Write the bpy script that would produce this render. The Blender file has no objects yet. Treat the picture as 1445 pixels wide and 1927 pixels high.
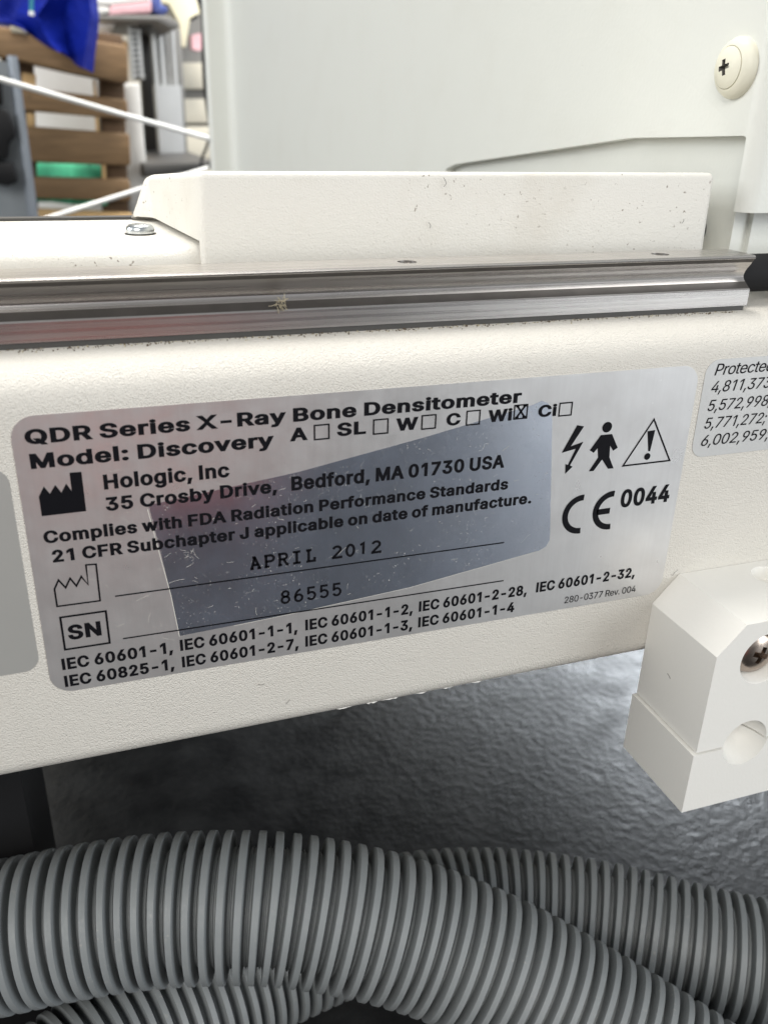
import bpy, bmesh, math, random
from mathutils import Vector, Matrix, noise
from mathutils.geometry import delaunay_2d_cdt

random.seed(7)
SC = bpy.context.scene
COL = SC.collection

# ------------------------------------------------------------------ camera
# metres; the nameplate's top left corner is the origin, its face is the plane Y = 0
CAM_R = Vector((0.94582251, -0.32381586, 0.02372904))
CAM_D = Vector((-0.11451027, -0.40106997, -0.90886208))
CAM_F = Vector((0.30382097, 0.85690499, -0.41642125))
CAM_P = Vector((0.01400782, -0.16587708, 0.0525003))
FPX = 1657.0
cd = bpy.data.cameras.new('camera')
cam = bpy.data.objects.new('camera', cd)
COL.objects.link(cam)
m = Matrix.Identity(4)
for i in range(3):
    m[i][0] = CAM_R[i]; m[i][1] = -CAM_D[i]; m[i][2] = -CAM_F[i]; m[i][3] = CAM_P[i]
cam.matrix_world = m
cd.sensor_fit = 'VERTICAL'
cd.sensor_height = 24.0
cd.lens = 24.0 * FPX / 1927.0
cd.clip_start = 0.005
cd.clip_end = 60.0
cd.dof.use_dof = True
cd.dof.focus_distance = 0.205
cd.dof.aperture_fstop = 14.0
SC.camera = cam

# ------------------------------------------------------------------ world and lamps
W = bpy.data.worlds.new("World"); SC.world = W; W.use_nodes = True
bg = W.node_tree.nodes['Background']
bg.inputs[0].default_value = (0.93, 0.96, 1.0, 1); bg.inputs[1].default_value = 0.40

def area(name, loc, target, sx, sy, power, color):
    ld = bpy.data.lights.new(name, 'AREA'); ld.shape = 'RECTANGLE'; ld.size = sx; ld.size_y = sy
    ld.energy = power; ld.color = color
    o = bpy.data.objects.new(name, ld); COL.objects.link(o); o.location = loc
    o.rotation_euler = (Vector(target) - Vector(loc)).to_track_quat('-Z', 'Y').to_euler()
    return o
area('ceiling_lamp', (-0.70, -1.05, 0.88), (0.08, 0.0, 0.0), 0.9, 0.7, 15, (1.0, 0.965, 0.91))
area('rear_ceiling_lamp', (0.3, 1.0, 2.1), (0.2, 1.2, 0.0), 1.2, 0.8, 95, (1.0, 0.96, 0.90))
area('label_fill_lamp', (1.25, -1.25, 0.35), (0.15, 0.0, -0.02), 0.9, 0.9, 15, (0.93, 0.97, 1.0))  # added fill for the plate's right side and front face, no actual window
area('panel_fill_lamp', (-1.1, 0.38, 0.50), (0.178, 0.6, 0.12), 0.8, 0.6, 9, (0.95, 0.98, 1.0))  # unseen fill lamp added to brighten the arm's side panel
area('floor_sheen_lamp', (1.25, 1.55, 0.95), (0.3, 0.2, -0.2), 0.7, 0.7, 38, (0.88, 0.94, 1.0))  # unseen lamp added so the floor at right mirrors a bright sheen

vs = SC.view_settings
vs.view_transform = 'Standard'; vs.look = 'None'; vs.gamma = 1; vs.exposure = 0.12
vs.use_curve_mapping = False
SC.render.film_transparent = False

# ------------------------------------------------------------------ pixel helpers: where a ray of the photograph meets a real plane
def ray(u, v):
    return CAM_R * ((u - 722.5) / FPX) + CAM_D * ((v - 963.5) / FPX) + CAM_F
def onY(u, v, y=0.0):
    d = ray(u, v); return CAM_P + d * ((y - CAM_P.y) / d.y)
def onX(u, v, x):
    d = ray(u, v); return CAM_P + d * ((x - CAM_P.x) / d.x)
def onZ(u, v, z):
    d = ray(u, v); return CAM_P + d * ((z - CAM_P.z) / d.z)
def at_depth(u, v, dep):
    return CAM_P + ray(u, v) * dep

# ------------------------------------------------------------------ object helpers
def tag(o, label=None, cat=None, group=None, kind=None):
    if label: o['label'] = label
    if cat: o['category'] = cat
    if group: o['group'] = group
    if kind: o['kind'] = kind
    return o
def empty(name, loc, label, cat, group=None):
    o = bpy.data.objects.new(name, None); COL.objects.link(o); o.location = loc
    o.empty_display_size = 0.02
    return tag(o, label, cat, group)
def link_mesh(name, me, mats, parent=None):
    o = bpy.data.objects.new(name, me); COL.objects.link(o)
    for mt in (mats if isinstance(mats, (list, tuple)) else [mats]): me.materials.append(mt)
    if parent is not None:
        o.parent = parent
        o.matrix_parent_inverse = Matrix.Translation(-parent_loc(parent))
    return o
def parent_loc(p):
    v = Vector(p.location)
    if p.parent is not None: v = v * 0 if p.type == 'MESH' else v
    return world_loc(p)
def world_loc(p):
    # meshes here are built in world coordinates, so only empties carry an offset
    return Vector(p.location) if p.type == 'EMPTY' else Vector((0, 0, 0)) + (p.get('_off') and Vector(p['_off']) or Vector((0, 0, 0)))
def build(name, bm, mats, parent=None, smooth=True, angle=35):
    bmesh.ops.recalc_face_normals(bm, faces=bm.faces[:])
    return build_raw(name, bm, mats, parent, smooth, angle)
def build_raw(name, bm, mats, parent=None, smooth=True, angle=35):
    if smooth:
        for f in bm.faces: f.smooth = True
        a = math.radians(angle)
        for e in bm.edges:
            if len(e.link_faces) == 2:
                try: e.smooth = e.calc_face_angle() < a
                except ValueError: pass
    me = bpy.data.meshes.new(name); bm.to_mesh(me); bm.free()
    return link_mesh(name, me, mats, parent)
def bevel(bm, w, seg=2, angle=40):
    es = [e for e in bm.edges if len(e.link_faces) == 2 and e.calc_face_angle(0) > math.radians(angle)]
    bmesh.ops.bevel(bm, geom=es, offset=w, segments=seg, profile=0.5, affect='EDGES', clamp_overlap=True)
    return bm
def hull_prism(bm, pts_a, pts_b, mat=0):
    """closed solid between two matching polygons"""
    va = [bm.verts.new(p) for p in pts_a]; vb = [bm.verts.new(p) for p in pts_b]
    n = len(va); fs = [bm.faces.new(va), bm.faces.new(vb[::-1])]
    for i in range(n): fs.append(bm.faces.new((va[i], vb[i], vb[(i + 1) % n], va[(i + 1) % n])))
    for f in fs: f.material_index = mat
    return fs
def box(bm, x0, x1, y0, y1, z0, z1, mat=0):
    a = [(x0, y0, z0), (x1, y0, z0), (x1, y1, z0), (x0, y1, z0)]
    b = [(x0, y0, z1), (x1, y0, z1), (x1, y1, z1), (x0, y1, z1)]
    return hull_prism(bm, a, b, mat)
def along_x(bm, yz, x0, x1, nx=1, mat=0):
    """profile in the YZ plane swept along X"""
    rows = [[bm.verts.new((x0 + (x1 - x0) * k / nx, y, z)) for y, z in yz] for k in range(nx + 1)]
    n = len(yz)
    for k in range(nx):
        for i in range(n):
            bm.faces.new((rows[k][i], rows[k][(i + 1) % n], rows[k + 1][(i + 1) % n], rows[k + 1][i])).material_index = mat
    bm.faces.new(rows[0]); bm.faces.new(rows[-1][::-1])
def prism_y(bm, uv, y0, y1, mat=0):
    """outline given in photo pixels at the plane Y = y0, given thickness back to y1"""
    pts = [onY(u, v, y0) for u, v in uv]
    return hull_prism(bm, pts, [Vector((p.x, y1, p.z)) for p in pts], mat)
def lathe(bm, prof, origin, axis, seg=48, mat=0):
    """(radius, height) profile turned round an axis"""
    axis = Vector(axis).normalized(); q = axis.to_track_quat('Z', 'Y')
    rings = []
    for r, h in prof:
        if r < 1e-7: rings.append([bm.verts.new(Vector(origin) + axis * h)])
        else: rings.append([bm.verts.new(Vector(origin) + q @ Vector((r * math.cos(2 * math.pi * k / seg), r * math.sin(2 * math.pi * k / seg), h))) for k in range(seg)])
    for a, b in zip(rings, rings[1:]):
        for k in range(seg):
            k2 = (k + 1) % seg
            if len(a) == 1 and len(b) == 1: continue
            if len(a) == 1: f = bm.faces.new((a[0], b[k], b[k2]))
            elif len(b) == 1: f = bm.faces.new((a[k], a[k2], b[0]))
            else: f = bm.faces.new((a[k], a[k2], b[k2], b[k]))
            f.material_index = mat
def spline(ctrl, step):
    """Catmull-Rom through ctrl, resampled at equal steps"""
    P = [Vector(p) for p in ctrl]
    P = [P[0] * 2 - P[1]] + P + [P[-1] * 2 - P[-2]]
    fine = []
    for i in range(1, len(P) - 2):
        for k in range(60):
            t = k / 60; a, b, c, d = P[i - 1], P[i], P[i + 1], P[i + 2]
            fine.append(0.5 * ((2 * b) + (c - a) * t + (2 * a - 5 * b + 4 * c - d) * t * t + (3 * b - a - 3 * c + d) * t ** 3))
    fine.append(P[-2])
    out = [fine[0]]; acc = 0.0
    for a, b in zip(fine, fine[1:]):
        L = (b - a).length; pos = 0.0
        while L > 0 and acc + (L - pos) >= step:
            pos += step - acc; acc = 0.0
            out.append(a.lerp(b, pos / L))
        acc += L - pos
    return out
def tube(bm, ctrl, radius, step=None, seg=12, rad_fn=None, tilt=None, mat=0, cap=True):
    pts = spline(ctrl, step or radius * 0.8)
    n = len(pts); tan = []
    for i in range(n):
        tan.append((pts[min(i + 1, n - 1)] - pts[max(i - 1, 0)]).normalized())
    up = Vector((0, 0, 1)) if abs(tan[0].z) < 0.9 else Vector((1, 0, 0))
    rings = []
    nrm = (up - tan[0] * up.dot(tan[0])).normalized()
    for i in range(n):
        nrm = (nrm - tan[i] * nrm.dot(tan[i])).normalized(); bi = tan[i].cross(nrm)
        r = rad_fn(i, n) if rad_fn else radius
        ring = []
        for k in range(seg):
            a = 2 * math.pi * k / seg
            ring.append(bm.verts.new(pts[i] + (nrm * math.cos(a) + bi * math.sin(a)) * r))
        rings.append(ring)
    for a, b in zip(rings, rings[1:]):
        for k in range(seg):
            bm.faces.new((a[k], a[(k + 1) % seg], b[(k + 1) % seg], b[k])).material_index = mat
    if cap:
        bm.faces.new(rings[0][::-1]); bm.faces.new(rings[-1])
    return pts
def arc(cx, cy, r, a0, a1, n):
    return [(cx + r * math.cos(math.radians(a0 + (a1 - a0) * k / n)), cy + r * math.sin(math.radians(a0 + (a1 - a0) * k / n))) for k in range(n + 1)]
def cut(o, *cutters):
    """boolean difference, then drop the cutters"""
    for c in cutters:
        md = o.modifiers.new('cut', 'BOOLEAN'); md.operation = 'DIFFERENCE'; md.object = c; md.solver = 'EXACT'
    bpy.context.view_layer.update()
    dg = bpy.context.evaluated_depsgraph_get()
    me = bpy.data.meshes.new_from_object(o.evaluated_get(dg))
    o.modifiers.clear(); o.data = me
    for c in cutters: bpy.data.objects.remove(c)
    bm = bmesh.new(); bm.from_mesh(me)
    for f in bm.faces: f.smooth = True
    for e in bm.edges:
        if len(e.link_faces) == 2: e.smooth = e.calc_face_angle(0) < math.radians(35)
    bm.to_mesh(me); bm.free()

# ------------------------------------------------------------------ materials
class NT:
    def __init__(s, name):
        s.m = bpy.data.materials.new(name); s.m.use_nodes = True; s.t = s.m.node_tree; s.b = s.t.nodes['Principled BSDF']
        s.co = s.t.nodes.new('ShaderNodeTexCoord').outputs['Object']
    def n(s, typ, **kw):
        nd = s.t.nodes.new(typ)
        for k, v in kw.items():
            if k.startswith('i_'): nd.inputs[int(k[2:]) if k[2:].isdigit() else k[2:].replace('_', ' ')].default_value = v
            else: setattr(nd, k, v)
        return nd
    def l(s, a, b): s.t.links.new(a, b)
    def set(s, **kw):
        for k, v in kw.items():
            s.b.inputs[k.replace('_', ' ')].default_value = v if not isinstance(v, tuple) else (*v, 1)
        return s
    def mapped(s, scale):
        mp = s.n('ShaderNodeMapping'); mp.inputs['Scale'].default_value = scale; s.l(s.co, mp.inputs['Vector']); return mp.outputs[0]
    def noise(s, scale, detail=3, rough=0.55, vec=None, dist=0.0):
        nd = s.n('ShaderNodeTexNoise'); nd.inputs['Scale'].default_value = scale; nd.inputs['Detail'].default_value = detail
        nd.inputs['Roughness'].default_value = rough; nd.inputs['Distortion'].default_value = dist
        s.l(vec if vec is not None else s.co, nd.inputs['Vector']); return nd.outputs['Fac']
    def ramp(s, fac, stops):
        nd = s.n('ShaderNodeValToRGB'); cr = nd.color_ramp
        while len(cr.elements) < len(stops): cr.elements.new(0.5)
        for e, (p, c) in zip(cr.elements, stops):
            e.position = p; e.color = (*c, 1) if isinstance(c, tuple) else (c, c, c, 1)
        s.l(fac, nd.inputs['Fac']); return nd.outputs['Color']
    def mix(s, fac, a, b, mode='MIX'):
        nd = s.n('ShaderNodeMix', data_type='RGBA', blend_type=mode)
        for sock, v in ((nd.inputs[0], fac), (nd.inputs[6], a), (nd.inputs[7], b)):
            if isinstance(v, (int, float)): sock.default_value = v
            elif isinstance(v, tuple): sock.default_value = (*v, 1)
            else: s.l(v, sock)
        return nd.outputs[2]
    def math(s, op, a, b=0.0):
        nd = s.n('ShaderNodeMath', operation=op)
        for sock, v in ((nd.inputs[0], a), (nd.inputs[1], b)):
            if isinstance(v, (int, float)): sock.default_value = v
            else: s.l(v, sock)
        return nd.outputs[0]
    def bump(s, h, dist, strength=1.0):
        nd = s.n('ShaderNodeBump'); nd.inputs['Strength'].default_value = strength; nd.inputs['Distance'].default_value = dist
        s.l(h, nd.inputs['Height']); s.l(nd.outputs[0], s.b.inputs['Normal']); return nd
    def color(s, c): s.l(c, s.b.inputs['Base Color'])
    def rough(s, c): s.l(c, s.b.inputs['Roughness'])

def paint(name, base, grain=0.00016, scale=3000, dirt=0.5, dirt_col=(0.16, 0.12, 0.085), rough=0.5, smudge=0.35, thr=0.735, spk=430):
    t = NT(name).set(Roughness=rough)
    n1 = t.noise(scale, 2, 0.5); n2 = t.noise(scale * 0.4, 2, 0.5)
    h = t.math('ADD', n1, t.math('MULTIPLY', n2, 0.5))
    t.bump(h, grain)
    # faint grime patches and scattered specks (wear with its own shape)
    pat = t.ramp(t.noise(28, 4, 0.6), [(0.50, 0.0), (0.78, 1.0)])
    c = t.mix(t.math('MULTIPLY', pat, smudge * 0.45), base, tuple(x * f for x, f in zip(base, (0.80, 0.76, 0.70))))
    sp = t.ramp(t.noise(spk, 3, 0.6), [(thr, 0.0), (thr + 0.03, 1.0)])
    zone = t.ramp(t.noise(22, 2, 0.5), [(0.48, 0.0), (0.62, 1.0)])
    c = t.mix(t.math('MULTIPLY', t.math('MULTIPLY', sp, zone), dirt), c, dirt_col)
    t.color(c)
    return t.m
def plain(name, col, rough=0.5, metal=0.0, var=0.12, vs_=40, bump=0.0, bs=200):
    t = NT(name).set(Roughness=rough, Metallic=metal)
    t.color(t.mix(t.noise(vs_, 4, 0.6), tuple(x * (1 - var) for x in col), tuple(min(1, x * (1 + var)) for x in col)))
    if bump: t.bump(t.noise(bs, 3, 0.6), bump)
    return t.m

M = {}
M['cream'] = paint('cream_textured_paint', (0.665, 0.64, 0.585), grain=0.00036)
M['cream_cover'] = paint('cream_cover_paint', (0.69, 0.67, 0.615), grain=0.00015, scale=2700, dirt=0.85, dirt_col=(0.20, 0.165, 0.125), smudge=1.3, thr=0.665, spk=700)
M['panel'] = paint('pale_panel_paint', (0.69, 0.70, 0.655), grain=0.00006, scale=900, dirt=0.25, smudge=0.3, rough=0.45)
M['white'] = paint('white_moulded_plastic', (0.76, 0.75, 0.71), grain=0.00004, scale=1200, dirt=0.5, smudge=0.2, rough=0.5)
M['washer'] = paint('yellowed_plastic', (0.72, 0.70, 0.58), grain=0.00004, scale=900, dirt=0.3, smudge=0.7)
M['ink'] = plain('black_print', (0.005, 0.005, 0.007), 0.6, var=0.2, vs_=900)
M['ink'].node_tree.nodes['Principled BSDF'].inputs['Specular IOR Level'].default_value = 0.12
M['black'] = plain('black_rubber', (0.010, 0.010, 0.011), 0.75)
M['black'].node_tree.nodes['Principled BSDF'].inputs['Specular IOR Level'].default_value = 0.25
M['gasket'] = plain('dark_seal', (0.05, 0.048, 0.045), 0.6)

t = NT('ground_steel').set(Metallic=1.0)
st = t.mapped((6, 900, 900)); s1 = t.noise(1.0, 5, 0.7, st)
t.color(t.mix(t.noise(60, 3), (0.50, 0.475, 0.45), (0.62, 0.595, 0.575)))
t.rough(t.ramp(s1, [(0.3, 0.20), (0.7, 0.36)])); t.bump(s1, 0.000012)
M['steel'] = t.m
M['rail_dark'] = plain('shade_tone_steel', (0.10, 0.092, 0.085), 0.42, 0.8, 0.35, 150)  # dark tone that paints shade on the rail bands, also used for bolts
M['screw'] = plain('zinc_screw', (0.55, 0.58, 0.60), 0.28, 1.0, 0.2, 500)
M['chrome'] = plain('tarnished_chrome', (0.42, 0.35, 0.30), 0.27, 1.0, 0.35, 350)
M['socket'] = plain('screw_recess', (0.10, 0.095, 0.085), 0.6)
M['grime'] = plain('brown_grime', (0.09, 0.065, 0.04), 0.9, 0, 0.4, 900)

# silver foil of the rating plate
t = NT('silver_foil').set(Metallic=0.72)
br = t.noise(1.0, 4, 0.65, t.mapped((900, 900, 40)))
base = t.mix(br, (0.64, 0.63, 0.625), (0.72, 0.72, 0.715))
base = t.mix(t.math('MULTIPLY', t.ramp(t.noise(45, 4, 0.6), [(0.45, 0.0), (0.75, 1.0)]), 0.35), base, (0.45, 0.43, 0.42))
spk = t.ramp(t.noise(1500, 2, 0.6), [(0.70, 0.0), (0.74, 1.0)])
spz = t.ramp(t.noise(40, 3, 0.6), [(0.45, 0.0), (0.62, 1.0)])
base = t.mix(t.math('MULTIPLY', t.math('MULTIPLY', spk, spz), 0.5), base, (0.85, 0.85, 0.84))
t.color(base); t.rough(t.ramp(t.noise(160, 4, 0.6), [(0.3, 0.27), (0.75, 0.40)]))
t.bump(t.noise(300, 3, 0.5), 0.00002)
M['foil'] = t.m
M['grey_label'] = plain('grey_matt_label', (0.42, 0.42, 0.40), 0.42, 0.35, 0.05, 60)
M['pale_label'] = plain('pale_silver_label', (0.56, 0.56, 0.55), 0.42, 0.45, 0.05, 60)

# clear laminate stuck over the plate: tinted, glossy, scuffed
t = NT('clear_film'); nt = t.t
tr = t.n('ShaderNodeBsdfTransparent'); tr.inputs[0].default_value = (0.66, 0.71, 0.80, 1)
gl = t.n('ShaderNodeBsdfGlossy'); gl.inputs['Color'].default_value = (0.88, 0.92, 1.0, 1); t.l(t.ramp(t.noise(38, 4, 0.6), [(0.35, 0.10), (0.7, 0.22)]), gl.inputs['Roughness'])
df = t.n('ShaderNodeBsdfDiffuse'); df.inputs['Color'].default_value = (0.75, 0.74, 0.70, 1)
m1 = t.n('ShaderNodeMixShader'); t.l(t.ramp(t.noise(55, 4, 0.65), [(0.3, 0.40), (0.75, 0.64)]), m1.inputs[0]); nt.links.new(tr.outputs[0], m1.inputs[1]); nt.links.new(gl.outputs[0], m1.inputs[2])
vor = t.n('ShaderNodeTexVoronoi', feature='DISTANCE_TO_EDGE'); vor.inputs['Scale'].default_value = 150; vor.inputs['Randomness'].default_value = 1
nv = t.n('ShaderNodeTexNoise'); nv.inputs['Scale'].default_value = 60; t.l(t.co, nv.inputs['Vector'])
vm = t.n('ShaderNodeVectorMath', operation='MULTIPLY_ADD'); t.l(nv.outputs['Color'], vm.inputs[0]); vm.inputs[1].default_value = (0.02, 0.02, 0.02); t.l(t.co, vm.inputs[2])
t.l(vm.outputs[0], vor.inputs['Vector'])
line = t.ramp(vor.outputs['Distance'], [(0.0, 1.0), (0.022, 0.0)])
lz = t.ramp(t.noise(260, 4, 0.7), [(0.56, 0.0), (0.70, 0.6)])
dust = t.math('MULTIPLY', t.ramp(t.noise(2100, 2, 0.6), [(0.66, 0.0), (0.71, 1.0)]), t.ramp(t.noise(70, 3, 0.6), [(0.40, 0.0), (0.60, 1.0)]))
wear = t.math('MAXIMUM', t.math('MULTIPLY', line, lz), dust)
m2 = t.n('ShaderNodeMixShader'); t.l(t.math('MULTIPLY', wear, 0.5), m2.inputs[0]); nt.links.new(m1.outputs[0], m2.inputs[1]); nt.links.new(df.outputs[0], m2.inputs[2])
nt.links.new(m2.outputs[0], nt.nodes['Material Output'].inputs['Surface']); nt.nodes.remove(t.b)
M['film'] = t.m
M['film_edge'] = plain('film_edge_glue', (0.62, 0.60, 0.55), 0.35)

t = NT('grey_corrugated_plastic').set(Roughness=0.42)
sc_ = t.noise(900, 4, 0.7)
hc_ = t.mix(t.ramp(t.noise(26, 5, 0.7), [(0.3, 0.0), (0.75, 1.0)]), (0.175, 0.190, 0.195), (0.235, 0.248, 0.252))
dz = t.math('MULTIPLY', t.ramp(t.noise(620, 3, 0.7), [(0.60, 0.0), (0.72, 1.0)]), t.ramp(t.noise(38, 3, 0.6), [(0.45, 0.0), (0.65, 1.0)]))
t.color(t.mix(t.math('MULTIPLY', dz, 0.6), hc_, (0.36, 0.35, 0.32)))
t.rough(t.ramp(sc_, [(0.3, 0.42), (0.7, 0.66)])); t.bump(sc_, 0.00005)
M['hose'] = t.m

t = NT('black_grained_floor').set(Roughness=0.3)
a = t.noise(250, 2, 0.5); b = t.noise(560, 2, 0.6)
h = t.math('ADD', a, t.math('MULTIPLY', b, 0.22))
t.bump(h, 0.00032)
t.color(t.mix(t.ramp(t.noise(30, 4, 0.65), [(0.4, 0.0), (0.7, 1.0)]), (0.013, 0.0135, 0.0145), (0.028, 0.029, 0.030)))
t.rough(t.ramp(t.noise(60, 4), [(0.3, 0.30), (0.7, 0.46)]))
M['floor'] = t.m

def wood(name, dark, light):
    t = NT(name).set(Roughness=0.7)
    g = t.noise(1.0, 5, 0.65, t.mapped((14, 60, 170)), 0.8)
    c = t.mix(t.ramp(g, [(0.25, 0.0), (0.8, 1.0)]), dark, light)
    k = t.ramp(t.noise(26, 2, 0.4), [(0.68, 0.0), (0.74, 1.0)])
    t.color(t.mix(t.math('MULTIPLY', k, 0.6), c, tuple(x * 0.4 for x in dark))); t.bump(g, 0.0006)
    return t.m
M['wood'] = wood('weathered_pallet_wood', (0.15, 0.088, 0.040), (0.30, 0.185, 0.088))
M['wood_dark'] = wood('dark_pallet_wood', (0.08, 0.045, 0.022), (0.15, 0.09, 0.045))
M['wood_pale'] = wood('pale_and_lit_wood', (0.50, 0.32, 0.14), (0.66, 0.44, 0.21))  # pale board wood, also the painted lit edges at the gaps
t = NT('blue_plastic_sheet').set(Roughness=0.35)
t.set(Roughness=0.6); t.color(t.mix(t.noise(18, 3), (0.0005, 0.006, 0.15), (0.001, 0.014, 0.25))); t.bump(t.noise(40, 3), 0.004)
t.b.inputs['Specular IOR Level'].default_value = 0.2
M['blue'] = t.m
M['blue_bin'] = plain('blue_plastic', (0.05, 0.075, 0.26), 0.4)
M['green'] = plain('green_cloth', (0.10, 0.62, 0.36), 0.8, 0, 0.35, 30, 0.003, 60)
M['cord'] = plain('white_cord', (0.78, 0.78, 0.76), 0.5, 0, 0.06, 300, 0.0004, 900)
M['alu'] = plain('brushed_aluminium', (0.50, 0.50, 0.50), 0.36, 0.9, 0.08, 25)
M['grey_paint'] = plain('grey_painted_metal', (0.20, 0.22, 0.235), 0.45, 0, 0.15, 12)
M['grey_blue'] = plain('blue_grey_steel_tube', (0.30, 0.33, 0.37), 0.3, 0.6, 0.1, 20)
M['dark_grey'] = plain('dark_grey_metal', (0.055, 0.053, 0.05), 0.45, 0, 0.2, 20)
M['mid_grey'] = plain('grey_tabletop', (0.20, 0.195, 0.185), 0.45, 0, 0.15, 15)
M['off_white'] = plain('off_white_paint', (0.66, 0.655, 0.63), 0.5, 0, 0.06, 14)
M['beige'] = plain('beige_paint', (0.62, 0.58, 0.48), 0.6, 0, 0.06, 6)
M['yellowish'] = plain('pale_yellow_card', (0.74, 0.68, 0.50), 0.7, 0, 0.06, 9)
M['paper'] = plain('white_paper', (0.80, 0.79, 0.77), 0.8, 0, 0.06, 60)
M['pink'] = plain('pink_paper', (0.66, 0.40, 0.43), 0.8, 0, 0.22, 60)
M['card'] = plain('brown_cardboard', (0.45, 0.28, 0.13), 0.8, 0, 0.15, 30)
M['lint'] = plain('dusty_lint', (0.42, 0.37, 0.26), 0.9, 0, 0.3, 900)
M['hair'] = plain('dark_hair', (0.05, 0.04, 0.035), 0.6)
M['wall'] = plain('cream_wall_paint', (0.60, 0.57, 0.49), 0.7, 0, 0.04, 3)

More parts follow.
